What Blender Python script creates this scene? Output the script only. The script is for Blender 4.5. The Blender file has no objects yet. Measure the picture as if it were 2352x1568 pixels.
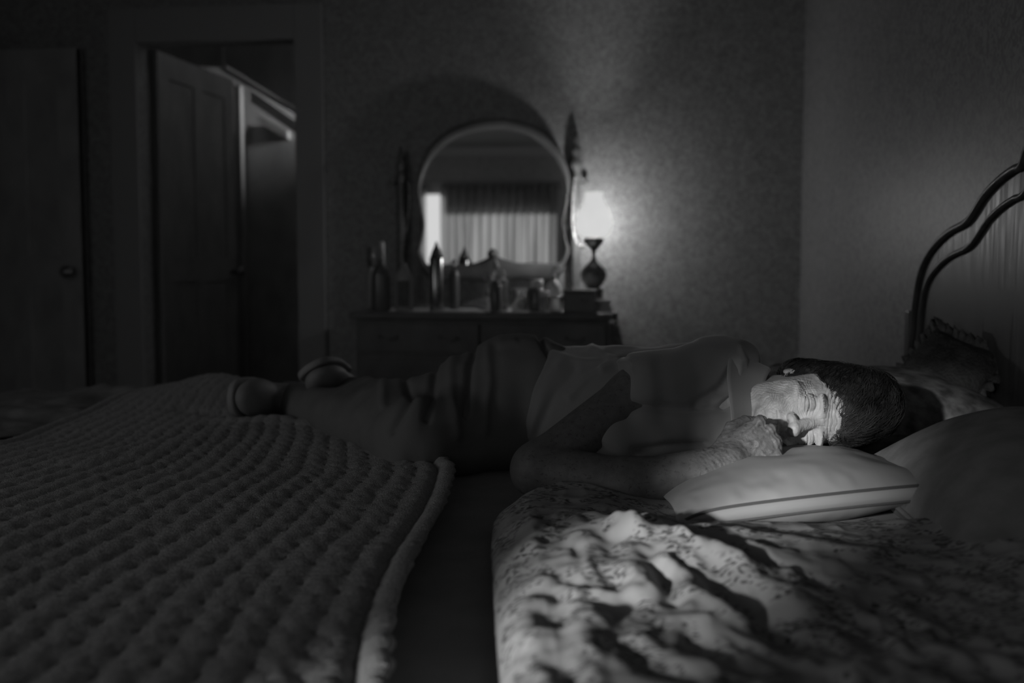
import bpy, bmesh, math, random
import numpy as np
from mathutils import Vector, Matrix, Euler
random.seed(7); rng = np.random.default_rng(7)
sc = bpy.context.scene
C = sc.collection
R = math.radians

# ------------------------------------------------------------------ camera, sky, sun, fill lamps, exposure
F = 2287.0; YAW = R(6); PITCH = R(4.0)
CAM = np.array([0.0, 0.0, 1.0])
cd = bpy.data.cameras.new('camera'); cam = bpy.data.objects.new('camera', cd); C.objects.link(cam)
cam.location = CAM; cam.rotation_euler = (R(90) - PITCH, 0, YAW)
cd.sensor_width = 36; cd.lens = 36 * F / 2352; cd.clip_start = 0.02
cd.dof.use_dof = True; cd.dof.focus_distance = 1.56; cd.dof.aperture_fstop = 2.9
sc.camera = cam
w = bpy.data.worlds.new('world'); sc.world = w; w.use_nodes = True
bgn = w.node_tree.nodes['Background']
bgn.inputs[0].default_value = (1, 1, 1, 1); bgn.inputs[1].default_value = 0.75
sc.view_settings.view_transform = 'Standard'; sc.view_settings.look = 'None'
sc.view_settings.gamma = 1; sc.view_settings.use_curve_mapping = False
sc.view_settings.exposure = 0.0
sc.cycles.use_denoising = True
sc.cycles.max_bounces = 8; sc.cycles.sample_clamp_indirect = 3

def light(name, kind, loc, energy, rot=(0, 0, 0), **kw):
    l = bpy.data.lights.new(name, kind); l.energy = energy
    for k, v in kw.items(): setattr(l, k, v)
    o = bpy.data.objects.new(name, l); C.objects.link(o); o.location = loc; o.rotation_euler = rot
    return o
SUN_DIR = Vector((0.537*.881, 0.881, -math.tan(R(11.5)))).normalized()      # low sun coming through the curtain gap
so = light('sun', 'SUN', (-3, -7, 4), 4.6, angle=R(2.5))
so.rotation_euler = SUN_DIR.to_track_quat('-Z', 'Y').to_euler()
# added fill lamp in an added, unseen window behind the camera
light('back_fill', 'AREA', (0.14, -3.25, 1.55), 5.0, (R(-97), 0, 0), shape='RECTANGLE', size=1.1, size_y=1.4)
# added fill lamp in an added, unseen window of the left wall
light('side_fill', 'AREA', (-3.38, -0.6, 1.6), 9.5, (0, R(-90), 0), shape='RECTANGLE', size=1.3, size_y=1.2)

# ------------------------------------------------------------------ picture rays -> places in the room
FWD = np.array([-math.sin(YAW) * math.cos(PITCH), math.cos(YAW) * math.cos(PITCH), -math.sin(PITCH)])
RGT = np.array([math.cos(YAW), math.sin(YAW), 0.0])
UP = np.cross(RGT, FWD)
def ray(px, py): return FWD + RGT * (px - 1176) / F + UP * (784 - py) / F
def W(px, py, d): return CAM + ray(px, py) * d
def onz(px, py, z): r = ray(px, py); return CAM + r * (z - CAM[2]) / r[2]
def ony(px, py, y): r = ray(px, py); return CAM + r * (y - CAM[1]) / r[1]
def onx(px, py, x): r = ray(px, py); return CAM + r * (x - CAM[0]) / r[0]

# ------------------------------------------------------------------ object helpers
def finish(me, smooth=True):
    if smooth: me.polygons.foreach_set('use_smooth', np.ones(len(me.polygons), dtype=bool))
    me.update()
def link(name, me, m=None, parent=None, loc=None, rot=None, smooth=False):
    if smooth: finish(me)
    o = bpy.data.objects.new(name, me); C.objects.link(o)
    if m: me.materials.append(m)
    if parent is not None: o.parent = parent
    if loc is not None: o.location = loc
    if rot is not None: o.rotation_euler = rot
    return o
def tag(o, label, cat, group=None):
    o['label'] = label; o['category'] = cat
    if group: o['group'] = group
    return o
def empty(name, loc, label, cat, group=None, rz=0):
    o = bpy.data.objects.new(name, None); C.objects.link(o); o.location = loc; o.rotation_euler = (0, 0, rz)
    o.empty_display_size = 0.05
    return tag(o, label, cat, group)
def np_mesh(name, V, Q):
    me = bpy.data.meshes.new(name)
    V = np.asarray(V, dtype=np.float32); Q = np.asarray(Q, dtype=np.int32)
    n = Q.shape[1]
    me.vertices.add(len(V)); me.vertices.foreach_set('co', V.ravel())
    me.loops.add(Q.size); me.loops.foreach_set('vertex_index', Q.ravel())
    me.polygons.add(len(Q)); me.polygons.foreach_set('loop_start', np.arange(0, Q.size, n, dtype=np.int32))
    me.update(calc_edges=True); me.validate()
    return me
def bm_obj(name, bm, m, parent=None, smooth=False, loc=None, rot=None, bevel=0.0):
    if bevel > 0:
        bmesh.ops.bevel(bm, geom=[e for e in bm.edges], offset=bevel, segments=2, affect='EDGES', profile=0.6)
    bmesh.ops.recalc_face_normals(bm, faces=bm.faces)
    me = bpy.data.meshes.new(name); bm.to_mesh(me); bm.free()
    return link(name, me, m, parent, loc, rot, smooth)
def add_box(bm, x0, x1, y0, y1, z0, z1):
    v = [bm.verts.new(p) for p in ((x0, y0, z0), (x1, y0, z0), (x1, y1, z0), (x0, y1, z0), (x0, y0, z1), (x1, y0, z1), (x1, y1, z1), (x0, y1, z1))]
    for f in ((0, 3, 2, 1), (4, 5, 6, 7), (0, 1, 5, 4), (1, 2, 6, 5), (2, 3, 7, 6), (3, 0, 4, 7)):
        bm.faces.new([v[i] for i in f])
def box(name, b, m, parent=None, bevel=0.0, **k):
    bm = bmesh.new(); add_box(bm, *b); return bm_obj(name, bm, m, parent, bevel=bevel, **k)
def boxes(name, bs, m, parent=None, bevel=0.0):
    bm = bmesh.new()
    for b in bs: add_box(bm, *b)
    return bm_obj(name, bm, m, parent, bevel=bevel)
def add_lathe(bm, prof, n=32, c=(0, 0, 0), sx=1.0, sy=1.0, flute=0, fa=0.0):
    rings = []
    for r, z in prof:
        if r <= 1e-6: rings.append([bm.verts.new((c[0], c[1], c[2] + z))])
        else:
            rings.append([bm.verts.new((c[0] + sx * r * (1 + fa * math.cos(flute * 2 * math.pi * i / n)) * math.cos(2 * math.pi * i / n),
                                        c[1] + sy * r * (1 + fa * math.cos(flute * 2 * math.pi * i / n)) * math.sin(2 * math.pi * i / n), c[2] + z)) for i in range(n)])
    for a, b in zip(rings, rings[1:]):
        for i in range(n):
            j = (i + 1) % n
            if len(a) == 1 and len(b) == 1: continue
            if len(a) == 1: bm.faces.new((a[0], b[j], b[i]))
            elif len(b) == 1: bm.faces.new((a[i], a[j], b[0]))
            else: bm.faces.new((a[i], a[j], b[j], b[i]))
def lathe(name, prof, m, parent=None, loc=None, n=32, **k):
    bm = bmesh.new(); add_lathe(bm, prof, n=n, **k); return bm_obj(name, bm, m, parent, smooth=True, loc=loc)
def tube_geo(P, r, n=8, closed=False):
    P = np.asarray(P, float); N = len(P)
    r = np.full(N, r) if np.isscalar(r) else np.asarray(r)
    T = np.roll(P, -1, 0) - np.roll(P, 1, 0) if closed else np.gradient(P, axis=0)
    T /= np.linalg.norm(T, axis=1)[:, None] + 1e-12
    ref = np.array([0, 0, 1.0]) if abs(T[0][2]) < .9 else np.array([1.0, 0, 0])
    V = []
    u = np.cross(T[0], ref); u /= np.linalg.norm(u)
    for i in range(N):
        u = u - T[i] * np.dot(u, T[i]); u /= np.linalg.norm(u); v = np.cross(T[i], u)
        for k in range(n):
            a = 2 * math.pi * k / n
            V.append(P[i] + r[i] * (u * math.cos(a) + v * math.sin(a)))
    Q = []
    for i in range(N if closed else N - 1):
        j = (i + 1) % N
        for k in range(n):
            l = (k + 1) % n
            Q.append((i * n + k, i * n + l, j * n + l, j * n + k))
    return V, Q
def tube(name, P, r, m, parent=None, n=8, closed=False):
    V, Q = tube_geo(P, r, n, closed)
    return link(name, np_mesh(name, V, Q), m, parent, smooth=True)
def prism(name, poly, plane, a0, a1, m, parent=None, bevel=0.0):
    """closed outline extruded: plane 'Y' -> poly (x,z); plane 'X' -> poly (y,z); plane 'Z' -> poly(x,y)"""
    bm = bmesh.new()
    def P(p, a): return {'Y': (p[0], a, p[1]), 'X': (a, p[0], p[1]), 'Z': (p[0], p[1], a)}[plane]
    A = [bm.verts.new(P(p, a0)) for p in poly]; B = [bm.verts.new(P(p, a1)) for p in poly]
    bm.faces.new(A); bm.faces.new(B[::-1]); n = len(poly)
    for i in range(n): bm.faces.new((A[i], A[(i + 1) % n], B[(i + 1) % n], B[i]))
    bmesh.ops.triangulate(bm, faces=[f for f in bm.faces if len(f.verts) > 4])
    return bm_obj(name, bm, m, parent)
def spline(pts, n=8, closed=False):
    pts = [np.asarray(p, float) for p in pts]; out = []; N = len(pts)
    for i in range(N if closed else N - 1):
        p0 = pts[(i - 1) % N] if closed or i > 0 else pts[0]
        p1 = pts[i]; p2 = pts[(i + 1) % N]
        p3 = pts[(i + 2) % N] if closed or i + 2 < N else pts[-1]
        for k in range(n):
            t = k / n
            out.append(0.5 * ((2 * p1) + (-p0 + p2) * t + (2 * p0 - 5 * p1 + 4 * p2 - p3) * t * t + (-p0 + 3 * p1 - 3 * p2 + p3) * t ** 3))
    if not closed: out.append(pts[-1])
    return np.array(out)

# ------------------------------------------------------------------ noise and implicit surfaces
def _h(i, j, k, s):
    n = (i * 374761393 + j * 668265263 + k * 2147483647 + s * 974711) & 0x7fffffff
    n = ((n ^ (n >> 13)) * 1274126177) & 0x7fffffff
    return ((n ^ (n >> 16)) & 0xffff) / 32767.5 - 1.0
def vnoise(P, s=0):
    P = np.asarray(P, float); I = np.floor(P).astype(np.int64); f = P - I; f = f * f * f * (f * (f * 6 - 15) + 10)
    i, j, k = I[..., 0], I[..., 1], I[..., 2]; x, y, z = f[..., 0], f[..., 1], f[..., 2]
    def L(a, b, t): return a + (b - a) * t
    return L(L(L(_h(i, j, k, s), _h(i + 1, j, k, s), x), L(_h(i, j + 1, k, s), _h(i + 1, j + 1, k, s), x), y),
             L(L(_h(i, j, k + 1, s), _h(i + 1, j, k + 1, s), x), L(_h(i, j + 1, k + 1, s), _h(i + 1, j + 1, k + 1, s), x), y), z)
def fbm(P, o=3, s=0): return sum(vnoise(P * 2 ** i, s + i) / 2 ** i for i in range(o))
def n2(x, y, s=0): return vnoise(np.stack([x, y, np.zeros_like(x) + .37], -1), s)
def sm(e0, e1, x): t = np.clip((x - e0) / (e1 - e0), 0, 1); return t * t * (3 - 2 * t)
def smin(a, b, k): h = np.clip(.5 + .5 * (b - a) / k, 0, 1); return b + (a - b) * h - k * h * (1 - h)
def smax(a, b, k): return -smin(-a, -b, k)
def ell(P, c, r):
    q = (P - np.asarray(c)); r = np.asarray(r, float)
    k0 = np.linalg.norm(q / r, axis=-1); k1 = np.linalg.norm(q / (r * r), axis=-1) + 1e-9
    return k0 * (k0 - 1) / k1
def cap(P, a, b, ra, rb):
    a = np.asarray(a, float); b = np.asarray(b, float); ab = b - a
    t = np.clip(((P - a) @ ab) / (ab @ ab), 0, 1)
    return np.linalg.norm(P - a - t[..., None] * ab, axis=-1) - (ra + (rb - ra) * t)
def segd(P, a, b):
    return cap(P, a, b, 0, 0)
def poly_d(P, pts):
    d = np.full(P.shape[:-1], 9.0)
    for a, b in zip(pts, pts[1:]): d = np.minimum(d, segd(P, a, b))
    return d
def isosurf(f, lo, hi, h):
    lo = np.asarray(lo, float); hi = np.asarray(hi, float)
    B = 8; nb = np.ceil((hi - lo) / (h * B)).astype(int); n = nb * B + 1
    g = [lo[a] + h * (np.arange(nb[a]) * B + B / 2) for a in range(3)]
    Pc = np.stack(np.meshgrid(*g, indexing='ij'), -1)
    dc = f(Pc.reshape(-1, 3)).reshape(nb)
    D = np.repeat(np.repeat(np.repeat(np.where(dc < 0, -1.0, 1.0), B, 0), B, 1), B, 2)
    D = np.pad(D, ((0, 1), (0, 1), (0, 1)), mode='edge').astype(np.float32)
    act = np.argwhere(np.abs(dc) < h * B * 1.6)
    o = np.stack(np.meshgrid(*[np.arange(B + 1)] * 3, indexing='ij'), -1).reshape(-1, 3)
    for s0 in range(0, len(act), 400):
        idx = act[s0:s0 + 400, None, :] * B + o[None]
        v = f((lo + idx.reshape(-1, 3) * h))
        ii = idx.reshape(-1, 3); D[ii[:, 0], ii[:, 1], ii[:, 2]] = v
    D[0], D[-1] = np.maximum(D[0], h), np.maximum(D[-1], h)
    D[:, 0], D[:, -1] = np.maximum(D[:, 0], h), np.maximum(D[:, -1], h)
    D[:, :, 0], D[:, :, -1] = np.maximum(D[:, :, 0], h), np.maximum(D[:, :, -1], h)
    S = D < 0
    cnt = sum(S[a:n[0] - 1 + a, b:n[1] - 1 + b, c:n[2] - 1 + c].astype(np.int8) for a in (0, 1) for b in (0, 1) for c in (0, 1))
    cells = np.argwhere((cnt > 0) & (cnt < 8))
    ID = np.full((n[0] - 1, n[1] - 1, n[2] - 1), -1, np.int64); ID[tuple(cells.T)] = np.arange(len(cells))
    acc = np.zeros((len(cells), 3)); num = np.zeros(len(cells))
    cs = [(a, b, c) for a in (0, 1) for b in (0, 1) for c in (0, 1)]
    for p in cs:
        for ax in range(3):
            if p[ax] == 1: continue
            q = list(p); q[ax] = 1
            da = D[cells[:, 0] + p[0], cells[:, 1] + p[1], cells[:, 2] + p[2]]; db = D[cells[:, 0] + q[0], cells[:, 1] + q[1], cells[:, 2] + q[2]]
            m = (da < 0) != (db < 0); t = np.where(m, da / np.where(m, da - db, 1), 0)
            pt = np.tile(np.array(p, float), (len(cells), 1)); pt[:, ax] += t
            acc += pt * m[:, None]; num += m
    V = lo + (cells + acc / num[:, None]) * h
    Q = []
    for ax in range(3):
        b, c = (ax + 1) % 3, (ax + 2) % 3
        sl0 = [slice(None)] * 3; sl1 = [slice(None)] * 3; sl0[ax] = slice(0, -1); sl1[ax] = slice(1, None)
        ch = S[tuple(sl0)] != S[tuple(sl1)]
        e = np.argwhere(ch); ok = (e[:, b] > 0) & (e[:, c] > 0) & (e[:, b] < n[b] - 1) & (e[:, c] < n[c] - 1); e = e[ok]
        def cid(ob, oc):
            k = e.copy(); k[:, b] += ob; k[:, c] += oc; return ID[tuple(k.T)]
        q = np.stack([cid(-1, -1), cid(0, -1), cid(0, 0), cid(-1, 0)], 1)
        neg = S[tuple(e.T)]; q[~neg] = q[~neg][:, ::-1]; Q.append(q)
    Q = np.concatenate(Q); Q = Q[(Q >= 0).all(1)]
    return V, Q
def normals(V, Q):
    N = np.zeros_like(V); fn = np.cross(V[Q[:, 2]] - V[Q[:, 0]], V[Q[:, 3]] - V[Q[:, 1]])
    for k in range(4): np.add.at(N, Q[:, k], fn)
    return N / (np.linalg.norm(N, axis=1)[:, None] + 1e-12)
def relax(V, Q, it=2):
    for _ in range(it):
        A = np.zeros_like(V); n = np.zeros(len(V))
        for k in range(4):
            for j in ((k + 1) % 4, (k + 3) % 4): np.add.at(A, Q[:, k], V[Q[:, j]]); np.add.at(n, Q[:, k], 1)
        V = V * .5 + .5 * A / np.maximum(n, 1)[:, None]
    return V
def creases(V, N, lines):
    """fold lines: (points, width, height) raised (+) or sunk (-) along the normal"""
    for pts, wd, am in lines:
        d = poly_d(V, pts); V = V + N * (am * np.exp(-(d / wd) ** 2))[:, None]
    return V

# ------------------------------------------------------------------ materials
def mat(name, col=0.2, rough=0.7, spec=0.3, bump=None, mottle=None, stretch=(1, 1, 1), metal=0.0, setup=None, sheen=0.0):
    m = bpy.data.materials.new(name); m.use_nodes = True; nt = m.node_tree; b = nt.nodes['Principled BSDF']
    b.inputs['Base Color'].default_value = (col, col, col, 1); b.inputs['Roughness'].default_value = rough
    b.inputs['Specular IOR Level'].default_value = spec; b.inputs['Metallic'].default_value = metal
    if sheen: b.inputs['Sheen Weight'].default_value = sheen
    L = nt.links.new
    def coords(st):
        tc = nt.nodes.new('ShaderNodeTexCoord'); mp = nt.nodes.new('ShaderNodeMapping')
        mp.inputs['Scale'].default_value = st; L(tc.outputs['Object'], mp.inputs[0]); return mp.outputs[0]
    if bump:      # (scale, strength, distance)
        nz = nt.nodes.new('ShaderNodeTexNoise'); nz.inputs['Scale'].default_value = bump[0]; nz.inputs['Detail'].default_value = 5
        L(coords(stretch), nz.inputs[0]); bp = nt.nodes.new('ShaderNodeBump'); bp.inputs['Strength'].default_value = bump[1]
        bp.inputs['Distance'].default_value = bump[2]; L(nz.outputs[0], bp.inputs['Height']); L(bp.outputs[0], b.inputs['Normal'])
    if mottle:    # (scale, dark, light)
        nz = nt.nodes.new('ShaderNodeTexNoise'); nz.inputs['Scale'].default_value = mottle[0]; nz.inputs['Detail'].default_value = 4
        L(coords(stretch), nz.inputs[0]); cr = nt.nodes.new('ShaderNodeValToRGB')
        cr.color_ramp.elements[0].position = .35; cr.color_ramp.elements[1].position = .68
        cr.color_ramp.elements[0].color = (mottle[1],) * 3 + (1,); cr.color_ramp.elements[1].color = (mottle[2],) * 3 + (1,)
        L(nz.outputs[0], cr.inputs[0]); L(cr.outputs[0], b.inputs['Base Color'])
    if setup: setup(nt, b, L, coords)
    return m
def ramp(nt, L, src, p0, c0, p1, c1):
    cr = nt.nodes.new('ShaderNodeValToRGB'); e = cr.color_ramp.elements
    e[0].position = p0; e[1].position = p1; e[0].color = (c0,) * 3 + (1,); e[1].color = (c1,) * 3 + (1,); L(src, cr.inputs[0]); return cr.outputs[0]
def wallpaper(nt, b, L, coords):           # small scrolling all-over print
    co = coords((1, 1, 1))
    nz = nt.nodes.new('ShaderNodeTexNoise'); nz.inputs['Scale'].default_value = 46; nz.inputs['Detail'].default_value = 2; nz.inputs['Distortion'].default_value = 1.6; L(co, nz.inputs[0])
    L(ramp(nt, L, nz.outputs[0], .40, .20, .60, .33), b.inputs['Base Color'])
def floral(nt, b, L, coords):              # pale ground with small leaf sprigs
    co = coords((1, 1, 1))
    nz = nt.nodes.new('ShaderNodeTexNoise'); nz.inputs['Scale'].default_value = 30; nz.inputs['Detail'].default_value = 3; L(co, nz.inputs[0])
    ad = nt.nodes.new('ShaderNodeVectorMath'); ad.operation = 'MULTIPLY_ADD'; ad.inputs[1].default_value = (.03,) * 3
    L(nz.outputs['Color'], ad.inputs[0]); L(co, ad.inputs[2])
    outs = []
    for rot, sc__, seed_ in ((.6, 75, 0), (-.9, 95, 3.3)):
        mp = nt.nodes.new('ShaderNodeMapping'); mp.inputs['Scale'].default_value = (1, 2.6, 1); mp.inputs['Rotation'].default_value = (0, 0, rot); mp.inputs['Location'].default_value = (seed_,) * 3; L(ad.outputs[0], mp.inputs[0])
        v1 = nt.nodes.new('ShaderNodeTexVoronoi'); v1.inputs['Scale'].default_value = sc__; L(mp.outputs[0], v1.inputs[0])
        outs.append(ramp(nt, L, v1.outputs['Distance'], .30, 0.0, .42, 1.0))
    mn = nt.nodes.new('ShaderNodeMath'); mn.operation = 'MINIMUM'; L(outs[0], mn.inputs[0]); L(outs[1], mn.inputs[1])
    n3 = nt.nodes.new('ShaderNodeTexNoise'); n3.inputs['Scale'].default_value = 24; n3.inputs['Detail'].default_value = 2; L(co, n3.inputs[0])
    mx = nt.nodes.new('ShaderNodeMath'); mx.operation = 'ADD'; L(mn.outputs[0], mx.inputs[0]); L(ramp(nt, L, n3.outputs[0], .47, 0.0, .56, 1.0), mx.inputs[1])
    L(ramp(nt, L, mx.outputs[0], .1, .10, .9, .38), b.inputs['Base Color'])
def wood(c0, c1):
    def f(nt, b, L, coords):
        nz = nt.nodes.new('ShaderNodeTexNoise'); nz.inputs['Scale'].default_value = 9; nz.inputs['Detail'].default_value = 6; L(coords((1, 7, .6)), nz.inputs[0])
        L(ramp(nt, L, nz.outputs[0], .35, c0, .7, c1), b.inputs['Base Color'])
        L(ramp(nt, L, nz.outputs[0], .3, .32, .7, .5), b.inputs['Roughness'])
    return f
def skin(nt, b, L, coords):                # mottled, spotted, finely creased
    co = coords((1, 1, 1))
    n1 = nt.nodes.new('ShaderNodeTexNoise'); n1.inputs['Scale'].default_value = 85; n1.inputs['Detail'].default_value = 4; L(co, n1.inputs[0])
    v = nt.nodes.new('ShaderNodeTexVoronoi'); v.inputs['Scale'].default_value = 95; L(co, v.inputs[0])
    m = nt.nodes.new('ShaderNodeMixRGB'); m.blend_type = 'MULTIPLY'; m.inputs[0].default_value = 1
    L(ramp(nt, L, n1.outputs[0], .36, .44, .62, .56), m.inputs[1]); 
    nd_ = nt.nodes.new('ShaderNodeVectorMath'); nd_.operation = 'MULTIPLY_ADD'; nd_.inputs[1].default_value = (.03,) * 3; L(n1.outputs['Color'], nd_.inputs[0]); L(co, nd_.inputs[2]); L(nd_.outputs[0], v.inputs[0])
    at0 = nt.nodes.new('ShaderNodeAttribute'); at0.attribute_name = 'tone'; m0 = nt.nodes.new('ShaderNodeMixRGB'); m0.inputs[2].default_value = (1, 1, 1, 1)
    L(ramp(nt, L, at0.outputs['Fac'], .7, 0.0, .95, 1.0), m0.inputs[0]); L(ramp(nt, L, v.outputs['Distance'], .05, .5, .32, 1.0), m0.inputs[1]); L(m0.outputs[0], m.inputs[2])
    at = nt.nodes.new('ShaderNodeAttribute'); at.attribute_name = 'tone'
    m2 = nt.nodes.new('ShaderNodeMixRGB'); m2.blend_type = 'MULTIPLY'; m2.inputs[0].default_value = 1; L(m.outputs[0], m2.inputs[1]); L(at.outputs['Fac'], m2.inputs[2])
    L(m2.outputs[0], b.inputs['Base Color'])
    v2 = nt.nodes.new('ShaderNodeTexVoronoi'); v2.feature = 'DISTANCE_TO_EDGE'; v2.inputs['Scale'].default_value = 520; L(co, v2.inputs[0])
    n2_ = nt.nodes.new('ShaderNodeTexNoise'); n2_.inputs['Scale'].default_value = 420; n2_.inputs['Detail'].default_value = 4; L(co, n2_.inputs[0])
    a = nt.nodes.new('ShaderNodeMath'); a.operation = 'ADD'; L(v2.outputs[0], a.inputs[0]); L(n2_.outputs[0], a.inputs[1])
    bp = nt.nodes.new('ShaderNodeBump'); bp.inputs['Strength'].default_value = .5; bp.inputs['Distance'].default_value = .0006
    L(a.outputs[0], bp.inputs['Height']); L(bp.outputs[0], b.inputs['Normal'])
M = {}
M['wall'] = mat('wallpaper', .34, .47, .7, setup=wallpaper)
M['ceil'] = mat('ceiling_paint', .28, .9, .1, bump=(60, .1, .002))
M['trim'] = mat('dark_trim_paint', .33, .5, .3, bump=(20, .1, .001))
M['carpet'] = mat('carpet', .22, .95, .1, bump=(300, .6, .004), mottle=(120, .17, .26))
M['wood'] = mat('dark_polished_wood', .14, .4, .5, setup=wood(.12, .19))
M['wood2'] = mat('headboard_wood', .14, .4, .35, setup=wood(.07, .12))
M['door'] = mat('stained_door_wood', .12, .5, .3, setup=wood(.32, .42))
M['brass'] = mat('aged_brass', .3, .35, .5, metal=.9, bump=(80, .1, .0005))
M['mirror'] = mat('mirror_silvering', .86, .015, .5, metal=1.0)
M['hall'] = mat('hall_plaster', .45, .9, .1, bump=(50, .1, .002))
M['white'] = mat('white_plastic', .7, .35, .5, bump=(40, .05, .0005))
M['pale'] = mat('pale_plastic', .38, .4, .5, bump=(40, .05, .0005))
M['label'] = mat('grey_paper_label', .16, .8, .2, mottle=(90, .12, .2))
M['black'] = mat('black_plastic', .14, .28, .6, bump=(40, .05, .0005))
M['lacquer'] = mat('black_lacquer', .15, .3, .5, bump=(40, .05, .0005))
M['gloss'] = mat('dark_gloss_tin', .35, .22, .6, metal=1, bump=(30, .03, .0004))
M['silver'] = mat('silver_metal', .6, .25, .5, metal=1, bump=(60, .05, .0004))
M['paper'] = mat('book_paper', .55, .85, .1, bump=(400, .2, .0005), stretch=(.1, .1, 4))
M['cover'] = mat('dark_book_cover', .12, .6, .3, bump=(200, .1, .0003))
M['lace'] = mat('lace_cotton', .5, .9, .1, bump=(350, .6, .002))
M['porcelain'] = mat('glazed_porcelain', .5, .15, .6, mottle=(40, .3, .55))
M['ceramic'] = mat('dark_glazed_ceramic', .12, .12, .7, mottle=(25, .08, .2))
M['bead'] = mat('glass_beads', .5, .1, .8, mottle=(90, .25, .6))
M['bead2'] = mat('dull_beads', .3, .3, .6, mottle=(90, .1, .35))
def glass_mat(nt, b, L, coords):
    b.inputs['Transmission Weight'].default_value = .85; b.inputs['IOR'].default_value = 1.45
    nz = nt.nodes.new('ShaderNodeTexNoise'); nz.inputs['Scale'].default_value = 30; L(coords((1, 1, 1)), nz.inputs[0])
    L(ramp(nt, L, nz.outputs[0], .3, .05, .7, .12), b.inputs['Roughness'])
M['glass'] = mat('clear_glass', .85, .06, .5, setup=glass_mat)
M['sheet'] = mat('cotton_sheet', .42, .9, .1, bump=(40, .3, .004), mottle=(14, .38, .45))
M['sheet2'] = mat('dark_bed_linen', .27, .9, .1, bump=(60, .4, .004), mottle=(14, .22, .3))
M['mattress'] = mat('mattress_ticking', .3, .9, .1, bump=(120, .2, .002))
M['quilt'] = mat('floral_comforter', .5, .8, .2, setup=floral)
M['knit'] = mat('white_crochet_wool', .48, .95, .1, bump=(420, .8, .004), mottle=(220, .36, .52), sheen=.1)
M['pillow'] = mat('satin_pillowcase', .36, .55, .35, bump=(18, .12, .004))
M['cord'] = mat('groove_shade_cord', .10, .8, .2, bump=(300, .3, .001))  # cord coloured dark to paint the shade of the seam grooves
M['pillow2'] = mat('flannel_pillowcase', .26, .9, .1, bump=(60, .3, .003), mottle=(20, .2, .29))
M['sham'] = mat('dim_floral_sham', .3, .9, .1, mottle=(30, .14, .45), bump=(60, .3, .004))
M['throw'] = mat('dark_plush_throw', .12, .95, .1, bump=(160, .9, .01), mottle=(30, .08, .15))
M['fur'] = mat('plush_toy_fur', .2, .95, .1, bump=(220, .8, .006), mottle=(60, .12, .24))
M['blouse'] = mat('smooth_blouse_cloth', .27, .7, .25, bump=(900, .15, .0006), sheen=.5)
M['blouse_edge'] = mat('blouse_seam_cloth', .26, .7, .25, bump=(900, .15, .0006))
M['trousers'] = mat('dark_trouser_cloth', .2, .85, .15, bump=(500, .3, .001))
M['shoe'] = mat('dark_shoe_leather', .3, .6, .3, bump=(90, .2, .001))
M['sole'] = mat('grey_rubber_sole', .36, .7, .3, bump=(150, .3, .001))
M['hair'] = mat('dark_grey_hair', .04, .6, .2, bump=(260, .5, .002), mottle=(60, .022, .045))
M['strand'] = mat('grey_hair_strands', .06, .5, .25, mottle=(25, .02, .10))
M['skin'] = mat('aged_skin', .5, .5, .4, setup=skin)
M['lash'] = mat('eyelashes', .05, .7, .2, bump=(90, .1, .0003))
M['sash'] = mat('window_sash_paint', .4, .5, .3, bump=(30, .05, .001))
def curtain_mat(nt, b, L, coords):
    out = nt.nodes['Material Output']; tr = nt.nodes.new('ShaderNodeBsdfTranslucent'); tr.inputs[0].default_value = (.62, .62, .62, 1)
    nz = nt.nodes.new('ShaderNodeTexNoise'); nz.inputs['Scale'].default_value = 3; L(coords((6, 1, .2)), nz.inputs[0])
    L(ramp(nt, L, nz.outputs[0], .3, .42, .7, .75), tr.inputs[0])
    mx = nt.nodes.new('ShaderNodeMixShader'); mx.inputs[0].default_value = .65; L(b.outputs[0], mx.inputs[1]); L(tr.outputs[0], mx.inputs[2]); L(mx.outputs[0], out.inputs[0])
M['curtain'] = mat('thin_curtain_cloth', .4, .9, .1, setup=curtain_mat)
M['blind'] = mat('dark_roller_blind', .12, .9, .1, bump=(200, .2, .001))
def shade_mat(nt, b, L, coords):           # lit milk glass: lets the bulb's light through and glows itself
    out = nt.nodes['Material Output']; tr = nt.nodes.new('ShaderNodeBsdfTransparent'); tr.inputs[0].default_value = (.2, .2, .2, 1)
    em = nt.nodes.new('ShaderNodeEmission'); em.inputs[1].default_value = .72
    nz = nt.nodes.new('ShaderNodeTexNoise'); nz.inputs['Scale'].default_value = 6; L(coords((1, 1, 1)), nz.inputs[0])
    L(ramp(nt, L, nz.outputs[0], .2, .66, .8, .78), em.inputs[0])
    ad = nt.nodes.new('ShaderNodeAddShader'); L(tr.outputs[0], ad.inputs[0]); L(em.outputs[0], ad.inputs[1]); L(ad.outputs[0], out.inputs[0])
M['shade'] = mat('lit_milk_glass', .8, .4, .4, setup=shade_mat)

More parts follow.
